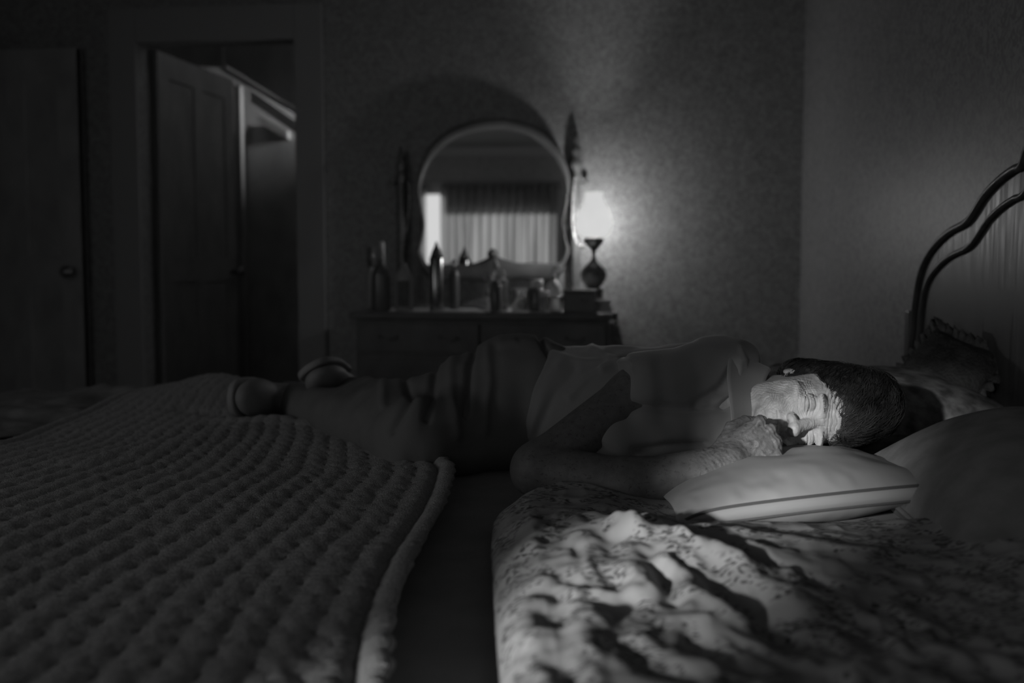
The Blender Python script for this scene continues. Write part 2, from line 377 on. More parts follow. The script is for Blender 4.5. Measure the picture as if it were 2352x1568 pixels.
# ------------------------------------------------------------------ the room
XR = 0.82; XL = -3.5; YF = 4.6; YB = -3.4; ZC = 2.55
def struct(o): o['kind'] = 'structure'; return o
struct(box('floor', (XL - .1, XR + .1, YB - .1, YF + .1, -.1, 0), M['carpet']))
struct(box('ceiling', (XL - .1, XR + .1, YB - .1, YF, ZC, ZC + .1), M['ceil']))
struct(box('wall_right', (XR, XR + .1, YB, YF, 0, ZC), M['wall']))
DX0, DX1, DZ = -2.27, -1.50, 2.08       # doorway in the far wall
struct(boxes('wall_far', [(XL, DX0, YF, YF + .1, 0, 3.0), (DX1, XR + .1, YF, YF + .1, 0, 3.0), (DX0, DX1, YF, YF + .1, DZ, 3.0)], M['wall']))
WX0, WX1, WZ0, WZ1 = -2.62, -0.78, .75, 2.03
VX0, VX1, VZ0, VZ1 = -.45, .72, .8, 2.3
struct(boxes('wall_back', [(XL, WX0, YB - .1, YB, 0, ZC), (WX1, VX0, YB - .1, YB, 0, ZC), (VX1, XR, YB - .1, YB, 0, ZC), (WX0, WX1, YB - .1, YB, 0, WZ0), (WX0, WX1, YB - .1, YB, WZ1, ZC),
                           (VX0, VX1, YB - .1, YB, 0, VZ0), (VX0, VX1, YB - .1, YB, VZ1, ZC)], M['wall']))
LY0, LY1 = -1.25, .05
struct(boxes('wall_left', [(XL - .1, XL, YB, LY0, 0, ZC), (XL - .1, XL, LY1, YF, 0, ZC), (XL - .1, XL, LY0, LY1, 0, .85), (XL - .1, XL, LY0, LY1, 2.15, ZC)], M['wall']))
def window(name, x0, x1, z0, z1):
    f = []
    for a in (x0, x1 - .05): f.append((a, a + .05, YB - .08, YB - .03, z0, z1))
    for z in ((z0, z1 - .05) if name == 'window_1' else (z0, z1 - .05, (z0 + z1) / 2 - .02)): f.append((x0 + .05, x1 - .05, YB - .08, YB - .03, z, z + .045))
    return struct(boxes(name, f, M['sash']))
window('window_1', WX0, WX1, WZ0, WZ1)
window('fill_window_back', VX0, VX1, VZ0, VZ1)  # unseen window added to hold the back fill lamp
struct(boxes('fill_window_side', [(XL - .08, XL - .03, LY0, LY0 + .05, .85, 2.15), (XL - .08, XL - .03, LY1 - .05, LY1, .85, 2.15)] + [(XL - .08, XL - .03, LY0 + .05, LY1 - .05, z, z + .045) for z in (.85, 1.48, 2.105)], M['sash']))  # unseen window added to hold the side fill lamp
struct(boxes('trim_1', [(XL, XR, YB, YB + .07, ZC - .1, ZC)], M['sash']))
struct(boxes('trim_2', [(XL, XR, YF - .05, YF, ZC - .08, ZC)], M['sash']))
struct(boxes('trim_3', [(XR - .05, XR, YB + .07, YF - .05, ZC - .08, ZC)], M['sash']))
struct(boxes('trim_4', [(DX1, DX1 + .135, YF - .025, YF, 0, 2.24), (DX0 - .135, DX0, YF - .025, YF, 0, 2.24), (DX0, DX1, YF - .025, YF, DZ, 2.24)], M['trim'], bevel=.004))
struct(boxes('baseboard_far', [(DX1 + .135, XR, YF - .02, YF, 0, .12), (-3.5, DX0 - .135, YF - .02, YF, 0, .12)], M['trim']))
struct(boxes('baseboard_right', [(XR - .02, XR, YB, YF - .02, 0, .12)], M['trim']))
struct(boxes('baseboard_left', [(XL, XL + .02, YB, YF - .02, 0, .12)], M['trim']))
# door leaf standing open into the hall
def leaf(name, w_, h, m):
    o = boxes(name, [(0, w_, -.018, .018, .01, h)] + [(a, b, -.026, .026, z0, z1) for a, b, z0, z1 in
              ((.0, .1, .01, h), (w_ - .1, w_, .01, h), (.1, w_ - .1, .01, .2), (.1, w_ - .1, h - .12, h), (.1, w_ - .1, .95, 1.08), (w_ / 2 - .045, w_ / 2 + .045, .2, .95), (w_ / 2 - .045, w_ / 2 + .045, 1.08, h - .12))], m)
    struct(o)
    k = bmesh.new(); add_lathe(k, [(0, 0), (.012, 0), (.012, .03), (.028, .04), (.03, .055), (.02, .068), (0, .07)], 20)
    bm_obj('door_knob', k, M['brass'], o, smooth=True, loc=(w_ - .05, -.026, 1.0), rot=(R(90), 0, 0))
    return o
l1 = leaf('door_1', .76, 2.07, M['door']); l1.location = (DX0 + .02, YF + .11, 0); l1.rotation_euler = (0, 0, R(84))
l2 = leaf('door_2', .62, 2.05, M['door']); l2.location = (-3.16, YF - .05, 0); l2.rotation_euler = (0, 0, 0)
# hall beyond the doorway
struct(boxes('wall_hall', [(-3.1, -.9, 6.35, 6.45, 0, 2.9), (-3.1, -3.0, YF + .1, 6.35, 0, 2.9), (-1.0, -.9, YF + .1, 6.35, 0, 2.5)], M['hall']))  # right wall stops short: gap added to let sky light in
struct(box('floor_hall', (-3.1, -.9, YF + .1, 6.45, -.1, 0), M['carpet']))
struct(box('ceiling_hall', (-3.1, -.9, YF + .1, 6.45, 2.9, 3.0), M['ceil']))
# sloping stair seen high up through the doorway, its post and rail
st = empty('staircase', (-2.3, 6.1, 1.7), 'sloping white stair string and rail seen high through the dark doorway', 'staircase')
def loc_to(o, p): return [tuple(np.array(q) - np.array(o.location)) for q in p]
def slab(name, p0, p1, th, y0, y1, m, parent):
    a = ony(*p0, y0); b = ony(*p1, y0); x0 = a[0] - parent.location[0]; x1 = b[0] - parent.location[0]; z0 = a[2] - parent.location[2]; z1 = b[2] - parent.location[2]
    return prism(name, [(x0, z0), (x1, z1), (x1, z1 - th), (x0, z0 - th)], 'Y', y0 - parent.location[1], y1 - parent.location[1], m, parent)
slab('stair_string', (575, 205), (700, 292), .075, 5.95, 6.0, M['white'], st)
slab('handrail', (505, 148), (700, 262), .03, 5.86, 5.9, M['door'], st)
slab('sloping_soffit', (440, -260), (740, -75), .90, 5.70, 5.75, M['door'], st)
slab('dark_screen_board', (290, -160), (506, -160), .77, 5.68, 5.72, M['door'], st)  # dark board added to hide the lit hall above the door leaf
slab('lower_board', (590, 262), (660, 300), .05, 6.15, 6.2, M['pale'], st)
px = ony(543, 300, 6.05); o_ = np.array(st.location)
box('newel_post', (px[0] - .02 - o_[0], px[0] + .02 - o_[0], -.03, .02, -1.7, ony(543, 195, 6.05)[2] - o_[2]), M['door'], st)
a = ony(572, 292, 6.25); box('landing_board', (a[0] - o_[0], a[0] + .9 - o_[0], .1, .2, -1.7, a[2] - o_[2]), M['door'], st)
light('hall_fill', 'AREA', (-1.10, 6.05, 2.0), 1.0, (R(90), 0, R(84)), shape='RECTANGLE', size=.15, size_y=.2, spread=R(50))  # small hidden lamp added to brighten the stair

# curtain, rod and blind at window 1
ct = empty('curtain_pair', (-1.5, YB + .1, 2.05), 'thin pleated curtain hanging over the back window with a bright gap', 'curtain')
def curtain(name, x0, x1, z0, z1, folds, parent):
    nx, nz = 260, 20; o = np.array(parent.location)
    U, Vv = np.meshgrid(np.linspace(0, 1, nx), np.linspace(0, 1, nz), indexing='ij')
    X = x0 + (x1 - x0) * U; Z = z0 + (z1 - z0) * Vv
    Y = YB + .1 + (.022 + .02 * (1 - Vv)) * np.sin(U * folds * 2 * np.pi + 1.5 * np.sin(U * 9) + .6 * n2(U * 12, Vv * 2)) + .01 * n2(U * 40, Vv)
    V = np.stack([X, Y, Z], -1).reshape(-1, 3) - o
    i = np.arange(nx * nz).reshape(nx, nz); Q = np.stack([i[:-1, :-1], i[1:, :-1], i[1:, 1:], i[:-1, 1:]], -1).reshape(-1, 4)
    ob = link(name, np_mesh(name, V, Q), M['curtain'], parent, smooth=True)
    md = ob.modifiers.new('t', 'SOLIDIFY'); md.thickness = .002
    return ob
GAP0, GAP1 = -2.385, -2.20
curtain('curtain_panel', GAP1, -.7, .35, 2.08, 15, ct)
curtain('curtain_panel', -2.86, GAP0, .35, 2.08, 5, ct)
bm = bmesh.new(); add_lathe(bm, [(0, -1.1), (.02, -1.1), (.012, -1.07), (.012, 1.07), (.02, 1.1), (0, 1.1)], 16)
bm_obj('curtain_rod', bm, M['brass'], ct, smooth=True, loc=(-.28, 0, .045), rot=(0, R(90), 0))
tag(box('roller_blind', (GAP1 - .01, -.79, YB - .02, YB - .01, 1.74, 2.01), M['blind']), 'dark roller blind drawn part way behind the pleated back curtain', 'blind')

for nm, b_ in (('sun_screen', (VX0 - .03, VX1 + .03, YB + .02, YB + .023, VZ0 - .05, VZ1 - .0)), ('sun_screen', (XL + .02, XL + .023, LY0 - .05, LY1 + .05, .8, 2.2))):  # cloths added to keep direct sun out of the two added windows
    tag(box(nm, b_, M['curtain']), 'pale cloth added to stop the sun at the added ' + ('back window' if b_[0] > -1 else 'side window beyond the bed foot'), 'sun screen')

# ------------------------------------------------------------------ bed
BX0, BX1, BY0, BY1, BZ = -1.66, .72, .68, 2.72, .62
HX = .755
bed = empty('bed', (-.45, 1.8, 0), 'wide bed with dark arched wooden headboard against the papered wall', 'bed')
bl = np.array(bed.location)
def sheetfn(X, Y):
    return BZ + .004 * n2(X * 5, Y * 5, 3) + .003 * n2(X * 17 + 3 * n2(X * 3, Y * 3), Y * 6, 4)
def grid(X, Y, Z):
    n0, n1 = X.shape; V = np.stack([X, Y, Z], -1).reshape(-1, 3)
    i = np.arange(n0 * n1).reshape(n0, n1)
    return V, np.stack([i[:-1, :-1], i[1:, :-1], i[1:, 1:], i[:-1, 1:]], -1).reshape(-1, 4)
def rounded_slab(x0, x1, y0, y1, z0, z1, fn, r=.05, nx=160, ny=120):
    u = np.linspace(0, 1, nx); v = np.linspace(0, 1, ny)
    X, Y = np.meshgrid(x0 + (x1 - x0) * u, y0 + (y1 - y0) * v, indexing='ij')
    e = np.minimum(np.minimum(X - x0, x1 - X), np.minimum(Y - y0, y1 - Y))
    Z = fn(X, Y) - r * (1 - np.sqrt(1 - (1 - np.clip(e / r, 0, 1)) ** 2))
    V, Q = grid(X, Y, Z); n = len(V)
    V2 = V.copy(); V2[:, 2] = z0; V = np.concatenate([V, V2]); Q2 = Q[:, ::-1] + n
    i = np.arange(n).reshape(nx, ny); S = []
    for line in (i[:, 0], i[:, -1][::-1], i[0, ::-1], i[-1, :]):
        S.append(np.stack([line[:-1] + n, line[1:] + n, line[1:], line[:-1]], -1))
    return V, np.concatenate([Q, Q2] + S)
V, Q = rounded_slab(BX0, BX1, BY0, BY1, .34, BZ, lambda X, Y: np.full_like(X, BZ - .012)); link('mattress', np_mesh('mattress', V - bl, Q), M['mattress'], bed, smooth=True)
box('box_spring', (BX0 - bl[0], BX1 - bl[0], BY0 - bl[1], BY1 - bl[1], .16, .335), M['mattress'], bed, bevel=.015)
boxes('bed_rail', [(BX0 - bl[0], BX1 - bl[0], BY0 - .03 - bl[1], BY0 - .003 - bl[1], .15, .3)], M['wood2'], bed)
boxes('bed_rail', [(BX0 - bl[0], BX1 - bl[0], BY1 + .003 - bl[1], BY1 + .03 - bl[1], .15, .3)], M['wood2'], bed)
for x in (BX0 + .08, BX1 - .1):
    for y in (BY0 + .1, BY1 - .1): lathe('bed_leg', [(0, 0), (.025, 0), (.035, .06), (.03, .1), (.04, .155), (0, .155)], M['wood2'], bed, loc=(x - bl[0], y - bl[1], 0), n=20)
hp = [(2088, 900), (2092, 830), (2099, 760), (2104, 700), (2113, 640), (2128, 595), (2152, 558), (2185, 527), (2222, 506), (2240, 484), (2266, 443), (2300, 407), (2335, 381), (2352, 372)]
hw = [onx(a, b, HX) for a, b in hp]; half = [(p[1], p[2]) for p in hw]
YM = 1.79; top = half[-1]
half += [(1.93, top[1] + .035), (YM, top[1] + .045)]
half = [(half[0][0] + .004, .05)] + half
sp = spline([np.array(p) for p in half[1:]], 6)
outl = [half[0]] + [tuple(p) for p in sp]
full = outl + [(2 * YM - p[0], p[1]) for p in outl[::-1][1:]]
fl = [(p[0] - bl[1], p[1]) for p in full]
prism('headboard', fl, 'X', HX - bl[0], HX + .035 - bl[0], M['wood2'], bed)
# raised moulding following the arch
arc = np.array([(p[0], p[1]) for p in full[1:-1]]); tg = np.gradient(arc, axis=0); tg /= np.linalg.norm(tg, axis=1)[:, None] + 1e-9
nr = np.stack([tg[:, 1], -tg[:, 0]], 1)
if nr[len(nr) // 2][1] > 0: nr = -nr
def band(off, wd, name, dx):
    P = [(HX - dx - bl[0], q[0] - bl[1], q[1]) for q in arc + nr * off]
    return tube(name, P, wd, M['wood2'], bed, 10)
band(.006, .009, 'edge_moulding', .003); band(.062, .007, 'inner_moulding', .003)
for y in (half[0][0], 2 * YM - half[0][0]): box('headboard_post', (HX - .01 - bl[0], HX + .04 - bl[0], y - .02 - bl[1], y + .02 - bl[1], 0, .9), M['wood2'], bed, bevel=.004)
# fitted sheet as part of the bed
V, Q = rounded_slab(BX0 - .006, BX1 + .004, BY0 - .006, BY1 + .006, .4, BZ, sheetfn, nx=300, ny=240)
link('fitted_sheet', np_mesh('fitted_sheet', V - bl, Q), M['sheet'], bed, smooth=True)

def solid(o, t):
    md = o.modifiers.new('thickness', 'SOLIDIFY'); md.thickness = t; md.offset = -1; return o
def patch(right, left, ns, nt_):
    """surface parameters between two world curves (lists of xy)"""
    a = spline([np.array(p) for p in right], 20); b = spline([np.array(p) for p in left], 20)
    def rs(c, n):
        s = np.concatenate([[0], np.cumsum(np.linalg.norm(np.diff(c, axis=0), axis=1))]); t = np.linspace(0, s[-1], n)
        return np.stack([np.interp(t, s, c[:, k]) for k in range(c.shape[1])], 1), s[-1]
    a, la = rs(a, nt_); b, lb = rs(b, nt_)
    S = np.linspace(0, 1, ns)[:, None, None]
    return a[None] * (1 - S) + b[None] * S, la, lb
def drape(X, Y, Z, lo=.30):
    """lets cloth fall over the near edge of the bed"""
    e = BY0 - .005 - Y; over = e > 0
    Z2 = np.where(over, Z - np.maximum(e - .01, 0) * 1.0, Z); Y2 = np.where(over, BY0 - .012 - .02 * np.clip(e / .05, 0, 1), Y)
    return X, Y2, np.maximum(Z2, lo)

# ------------------------------------------------------------------ crochet blanket
zb = .645
rp = [onz(840, 2300, zb), onz(862, 1900, zb), onz(893, 1568, zb), onz(900, 1470, zb), onz(925, 1380, zb), onz(965, 1290, zb), onz(1018, 1190, zb), onz(1040, 1112, zb), onz(1028, 1088, zb), onz(985, 1040, zb), onz(930, 985, zb), onz(850, 945, zb), onz(790, 928, zb)]
lp = [(-1.30, .38), (-1.30, .55), (-1.27, .9), (-1.25, 1.4)] + [tuple(onz(a, b, .665)[:2]) for a, b in ((0, 1012), (90, 978), (190, 948), (290, 922), (400, 908))]
G, la, lb = patch([p[:2] for p in rp], lp, 340, 420)
X, Y = G[..., 0], G[..., 1]
S, T = np.meshgrid(np.linspace(0, 1, 340), np.linspace(0, 1, 420), indexing='ij')
d = S * 1.25                                   # metres across the rows
tt = T * 1.6 + .012 * n2(S * 9, T * 9, 5)
ph = d / .052 + .12 * n2(X * 7, Y * 7, 6)
rib = np.cos(2 * np.pi * ph)
shell = np.cos(2 * np.pi * tt / .038 + np.pi * (np.floor(ph) % 2))
fade = 1 - .35 * sm(1.2, 2.2, Y)
Z = zb + fade * (.0013 * rib + .0008 * np.clip(rib, 0, 1) * shell - .0065 * np.clip(-rib, 0, 1) ** 3 * np.clip(shell, 0, 1) ** 3 + .0012 * np.cos(2 * np.pi * tt / .0095 + 2 * rib))
Z += .0011 * n2(X * 150, Y * 150, 8) + .0016 * n2(X * 60, Y * 60, 9)
Z += .009 * n2(X * 3.5, Y * 3.5, 2) + .012
hx, hy, _ = onz(515, 912, .66)
Z += .055 * np.exp(-(((X - hx) / .13) ** 2 + ((Y - hy) / .13) ** 2))
hx, hy, _ = onz(340, 925, .66)
Z += .025 * np.exp(-(((X - hx) / .22) ** 2 + ((Y - hy) / .16) ** 2))
for a, b, am, wd in (((520, 985), (760, 1000), .012, .035), ((420, 960), (640, 975), -.012, .03), ((200, 1080), (640, 990), .008, .05)):
    A = onz(*a, zb)[:2]; Bq = onz(*b, zb)[:2]
    P3 = np.stack([X, Y], -1); Z += am * np.exp(-(segd(P3, A, Bq) / wd) ** 2)
edge = np.minimum(S, 1 - S) * 1.25; Z += .004 * np.exp(-((edge - .012) / .010) ** 2) - .009 * np.exp(-((edge - .034) / .010) ** 2)
Z = np.maximum(Z, sheetfn(X, Y) + .014)
X, Y, Z = drape(X, Y, Z)
V, Q = grid(X, Y, Z)
tag(solid(link('crochet_blanket', np_mesh('crochet_blanket', V, Q), M['knit'], smooth=True), .009), 'pale ribbed crochet blanket spread over the foot half of the bed', 'blanket')

# rumpled top sheet along the far foot side
U_, V_ = np.meshgrid(np.linspace(0, 1, 170), np.linspace(0, 1, 120), indexing='ij')
X = -1.70 + 1.0 * U_; Y = (2.05 + .35 * sm(.25, .6, U_)) + (.76 - .35 * sm(.25, .6, U_)) * V_
X = X + .03 * n2(V_ * 5, U_ * 2, 1)
Z = BZ + .008 + .022 * sm(0, .25, V_) * (1 - sm(.85, 1, U_)) + .010 * n2(X * 7, Y * 5, 11) + .014 * np.abs(n2(X * 9 + 2 * n2(X * 4, Y * 4), Y * 16, 12)) + .006 * n2(X * 26, Y * 30, 13)
for (a, b), am in zip([((150, 905), (260, 885)), ((190, 885), (400, 905)), ((60, 905), (170, 895)), ((260, 895), (520, 920))], (.012, .02, .012, .014)):
    A = onz(*a, .68)[:2]; Bq = onz(*b, .68)[:2]; Z += am * np.exp(-(segd(np.stack([X, Y], -1), A, Bq) / .035) ** 2)
Z *= 1; Z = np.maximum(Z - .05 * (1 - sm(0, .08, V_)) * 1.0, BZ + .012)
Z -= np.where(Y > BY1, (Y - BY1) * 2.5, 0)
V, Q = grid(X, Y, Z)
tag(solid(link('rumpled_sheet', np_mesh('rumpled_sheet', V, Q), M['sheet2'], smooth=True), .006), 'dark rumpled sheet bunched along the far side behind the crochet blanket', 'sheet')

# ------------------------------------------------------------------ floral comforter
lq = [onz(1175, 2100, .655), onz(1165, 1800, .655), onz(1150, 1568, .655), onz(1138, 1430, .655), onz(1130, 1300, .655), onz(1126, 1220, .655), onz(1142, 1164, .655), onz(1225, 1140, .655), onz(1300, 1108, .645)]
rq = [(.70, .50), (.70, .68), (.705, .85), (.71, 1.05), (.71, 1.25), (.71, 1.4), (.71, 1.6), (.71, 1.7), (.71, 1.8)]
NS, NT = 420, 420
G, la, lb = patch([p[:2] for p in lq], rq, NS, NT)
X, Y = G[..., 0], G[..., 1]
S, T = np.meshgrid(np.linspace(0, 1, NS), np.linspace(0, 1, NT), indexing='ij')
e = S * .85; ef = (1 - T) * 1.0
Z = BZ + .012 + .045 * np.sqrt(np.clip(e / .05, 0, 1)) * np.sqrt(np.clip(ef / .05, 0.05, 1))
P2 = np.stack([X, Y], -1)
def qd(pts): return poly_d(P2, [onz(a, b, .69)[:2] for a, b in pts])
warpx = X + .014 * n2(X * 17, Y * 17, 21); warpy = Y + .014 * n2(X * 17, Y * 17, 22)
def rdg(f, s_, st_=1.0): a_ = n2(warpx * f, warpy * f * st_, s_); return 1 - 2.2 * np.abs(a_)
nearw = (1 - sm(1.24, 1.36, Y - .03 * n2(X * 9, Y * 9, 29))) * (1 - .8 * sm(.14, .30, X + (Y - 1.05) * .6))
Z += .024 * np.exp(-(((X - .05) / .20) ** 2 + ((Y - 1.10) / .12) ** 2))
Z += nearw * (.0050 * n2(warpx * 15, warpy * 13, 23) + .0042 * rdg(19, 24, .8) * (.7 + .5 * n2(X * 8, Y * 8, 28)) + .0085 * n2(warpx * 34 + warpy * 12, warpy * 26, 27) + .0036 * n2(warpx * 70, warpy * 56, 33) + .004 * n2(X * 7, Y * 6, 25))
Z += (1 - nearw) * (.004 * n2(X * 16, Y * 34, 26) + .0022 * rdg(34, 30))
for pts, am, wd in (
        ([(1150, 1185), (1300, 1175), (1480, 1195), (1700, 1225), (1990, 1260)], .012, .022),
        ([(1330, 1212), (1500, 1235), (1700, 1275), (1900, 1330)], -.020, .012),
        ([(1360, 1228), (1520, 1258), (1700, 1310), (1850, 1380)], .026, .020),
        ([(1380, 1255), (1500, 1278), (1620, 1330), (1700, 1390)], -.022, .013),
        ([(1330, 1250), (1440, 1262), (1560, 1320), (1660, 1400)], .022, .020),
        ([(1490, 1290), (1520, 1330), (1545, 1370)], -.024, .012),
        ([(1415, 1240), (1440, 1290), (1452, 1350)], .018, .013),
        ([(1160, 1290), (1240, 1300), (1300, 1340)], -.014, .025),
        ([(1190, 1360), (1225, 1450), (1270, 1560)], .030, .026),
        ([(1330, 1420), (1350, 1500), (1360, 1600)], .026, .022),
        ([(1250, 1380), (1300, 1480), (1310, 1600)], -.020, .018),
        ([(1640, 1330), (1760, 1400), (1850, 1520)], -.02, .03),
        ([(1150, 1400), (1165, 1480), (1170, 1560)], .012, .018)):
    Z += am * .45 * np.exp(-(qd(pts) / wd) ** 2)
Z += .05 * sm(.28, .6, X) * sm(.7, 1.0, Y) * (1 - sm(1.25, 1.5, Y))
under = sm(1.28, 1.4, Y) * sm(-.05, .1, X); Z = Z * (1 - under) + (BZ + .035) * under      # pressed flat under the pillow
Z = np.maximum(Z, sheetfn(X, Y) + .012)
X, Y, Z = drape(X, Y, Z)
V, Q = grid(X, Y, Z)
tag(solid(link('floral_comforter', np_mesh('floral_comforter', V, Q), M['quilt'], smooth=True), .01), 'crumpled floral comforter lit by window light in the right foreground', 'comforter')

# ------------------------------------------------------------------ pillows
def pillow_geo(L, B, H, n=90, boxy_=False, wr=.006, seed=1):
    """closed cushion, half sizes L B H, pointed corners, puckers near the seam"""
    u = np.linspace(-1, 1, n); A, Bv = np.meshgrid(u, u, indexing='ij')
    ea = 1 - np.abs(A) ** 2.4; eb = 1 - np.abs(Bv) ** 2.4
    prof = np.clip(ea, 0, 1) ** .5 * np.clip(eb, 0, 1) ** .5 if boxy_ else np.clip(1 - np.abs(A) ** 2.2, 0, 1) ** .95 * np.clip(1 - np.abs(Bv) ** 2.4, 0, 1) ** .7
    pin = 1 - .10 * (1 - np.abs(A) ** 2) * np.abs(Bv) ** 3; pin2 = 1 - .10 * (1 - np.abs(Bv) ** 2) * np.abs(A) ** 3
    x = L * A * pin2; y = B * Bv * pin
    edgep = np.exp(-np.minimum(1 - np.abs(A), 1 - np.abs(Bv)) * 5)
    wz = wr * (n2(A * 3, Bv * 3, seed) + .8 * edgep * n2(A * 14, Bv * 6, seed + 1)) * prof ** .5
    top = np.stack([x, y, H * prof ** .9 + wz], -1); bot = np.stack([x, y, -H * prof ** .9 + wz * .4], -1)
    V, Q = grid(top[..., 0], top[..., 1], top[..., 2]); V2 = bot.reshape(-1, 3); n_ = len(V)
    i = np.arange(n * n).reshape(n, n); rim = np.concatenate([i[:, 0], i[:, -1], i[0], i[-1]])
    m = np.arange(n_) + n_; m[rim] = rim
    return np.concatenate([V, V2]), np.concatenate([Q, m[Q][:, ::-1]]), (L, B)
def rim_path(L, B, s=1.0, n=60):
    u = np.linspace(-1, 1, n)
    e = [(-L * (1), v) for v in []]
    top = [(L * a, -B * (1 - .10 * (1 - a * a)), 0) for a in u]; rt = [(L * (1 - .10 * (1 - a * a)), B * a, 0) for a in u[1:]]
    bt = [(L * a, B * (1 - .10 * (1 - a * a)), 0) for a in u[::-1][1:]]; lf = [(-L * (1 - .10 * (1 - a * a)), B * a, 0) for a in u[::-1][1:-1]]
    return np.array(top + rt + bt + lf) * s
def pillow(name, label, c, half, rot, m, seed=1, pip=None, wr=.006):
    V, Q, _ = pillow_geo(*half, seed=seed, wr=wr)
    o = link(name, np_mesh(name, V, Q), m, None, loc=c, rot=rot, smooth=True)
    tag(o, label, 'pillow')
    if pip: tube('piping', rim_path(half[0], half[1]), pip, m, o, 8, closed=True)
    return o
ys = -YAW
pc = W(1800, 1130, 1.49); pc[2] = .683
p1 = pillow('pillow', 'smooth pale pillow with corded double seam under the sleeping head', pc, (.20, .19, .050), (R(-4), R(-6), YAW + R(2)), M['pillow'], 31, None, .007)
# flat band with a cord on either side, coloured as the seam's groove shade
for dz, rr in ((.010, .0022), (-.010, .0022)):
    P = rim_path(.20, .19, 1.0)[2:58]; cc = P.copy(); cc[:, 2] += dz * (1 - (np.linspace(-1, 1, 56)) ** 8 * .9); cc[:, 1] += .002
    tube('seam_cord', cc, rr, M['cord'], p1, 8)
P = rim_path(.20, .19, 1.0)[2:58]; V = []; Q = []
for i_, p in enumerate(P): hh_ = .010 * (1 - (i_ / 27.5 - 1) ** 8 * .9); V += [(p[0], p[1] + .001, -hh_), (p[0], p[1] + .001, hh_)]
nP = len(P)
for i_ in range(nP - 1): j_ = i_ + 1; Q.append((2 * i_, 2 * j_, 2 * j_ + 1, 2 * i_ + 1))
solid(link('seam_band', np_mesh('seam_band', V, Q), M['pillow'], p1, smooth=True), .003)
c = W(2390, 1120, 1.32); c[2] = .705
pillow('pillow', 'large dim pillow in the right foreground against the headboard', c, (.2, .26, .105), (R(2), R(-8), YAW - R(4)), M['pillow2'], 41, .004)
c = W(2050, 930, 2.05); c[2] = .71
pillow('pillow', 'dim patterned pillow right behind the sleeper\'s head', c, (.27, .2, .09), (R(6), R(4), R(14)), M['sham'], 51, .004)
c = W(1905, 905, 2.45); c[2] = .70
pillow('pillow', 'pale printed pillow at the far side of the bed behind the face', c, (.3, .16, .075), (R(0), R(0), R(-3)), M['quilt'], 61, .004)
# ruffled cushion leaning on the headboard
c = W(2165, 905, 2.08); c[2] = .78
cu = pillow('cushion', 'small dark cushion with a frayed ruffle leaning on the headboard', c, (.10, .11, .05), (R(20), R(-50), R(10)), M['throw'], 71, None)
P = rim_path(.10, .11, 1.0, 40); V = []; Q = []; n_ = len(P)
for i_, p in enumerate(P):
    k = 1.0 + .2 + .03 * math.sin(i_ * 1.7); V += [(p[0] * .97, p[1] * .97, 0), (p[0] * k, p[1] * k, .010 * math.sin(i_ * 1.9))]
for i_ in range(n_): j_ = (i_ + 1) % n_; Q.append((2 * i_, 2 * j_, 2 * j_ + 1, 2 * i_ + 1))
solid(link('ruffle', np_mesh('ruffle', V, Q), M['fur'], cu, smooth=True), .004)
# dark throw folded on the far edge of the bed
A, B2 = np.meshgrid(np.linspace(-1, 1, 90), np.linspace(-1, 1, 50), indexing='ij')
c = onz(1790, 870, .66); pr = np.clip(1 - np.abs(A) ** 4, 0, 1) ** .4 * np.clip(1 - np.abs(B2) ** 4, 0, 1) ** .4
X = c[0] + .17 * A; Y = 2.58 + .10 * B2
Z = .64 + .125 * pr * (1 - .28 * sm(-.2, 1, A)) + .014 * n2(X * 20, Y * 20, 81) * pr
V, Q = grid(X, Y, Z); V2 = V.copy(); V2[:, 2] = .64; n_ = len(V)
link_ = link('folded_throw', np_mesh('folded_throw', np.concatenate([V, V2]), np.concatenate([Q, Q[:, ::-1] + n_])), M['throw'], smooth=True)
tag(link_, 'dark plush throw folded at the far edge of the bed near the room corner', 'throw')

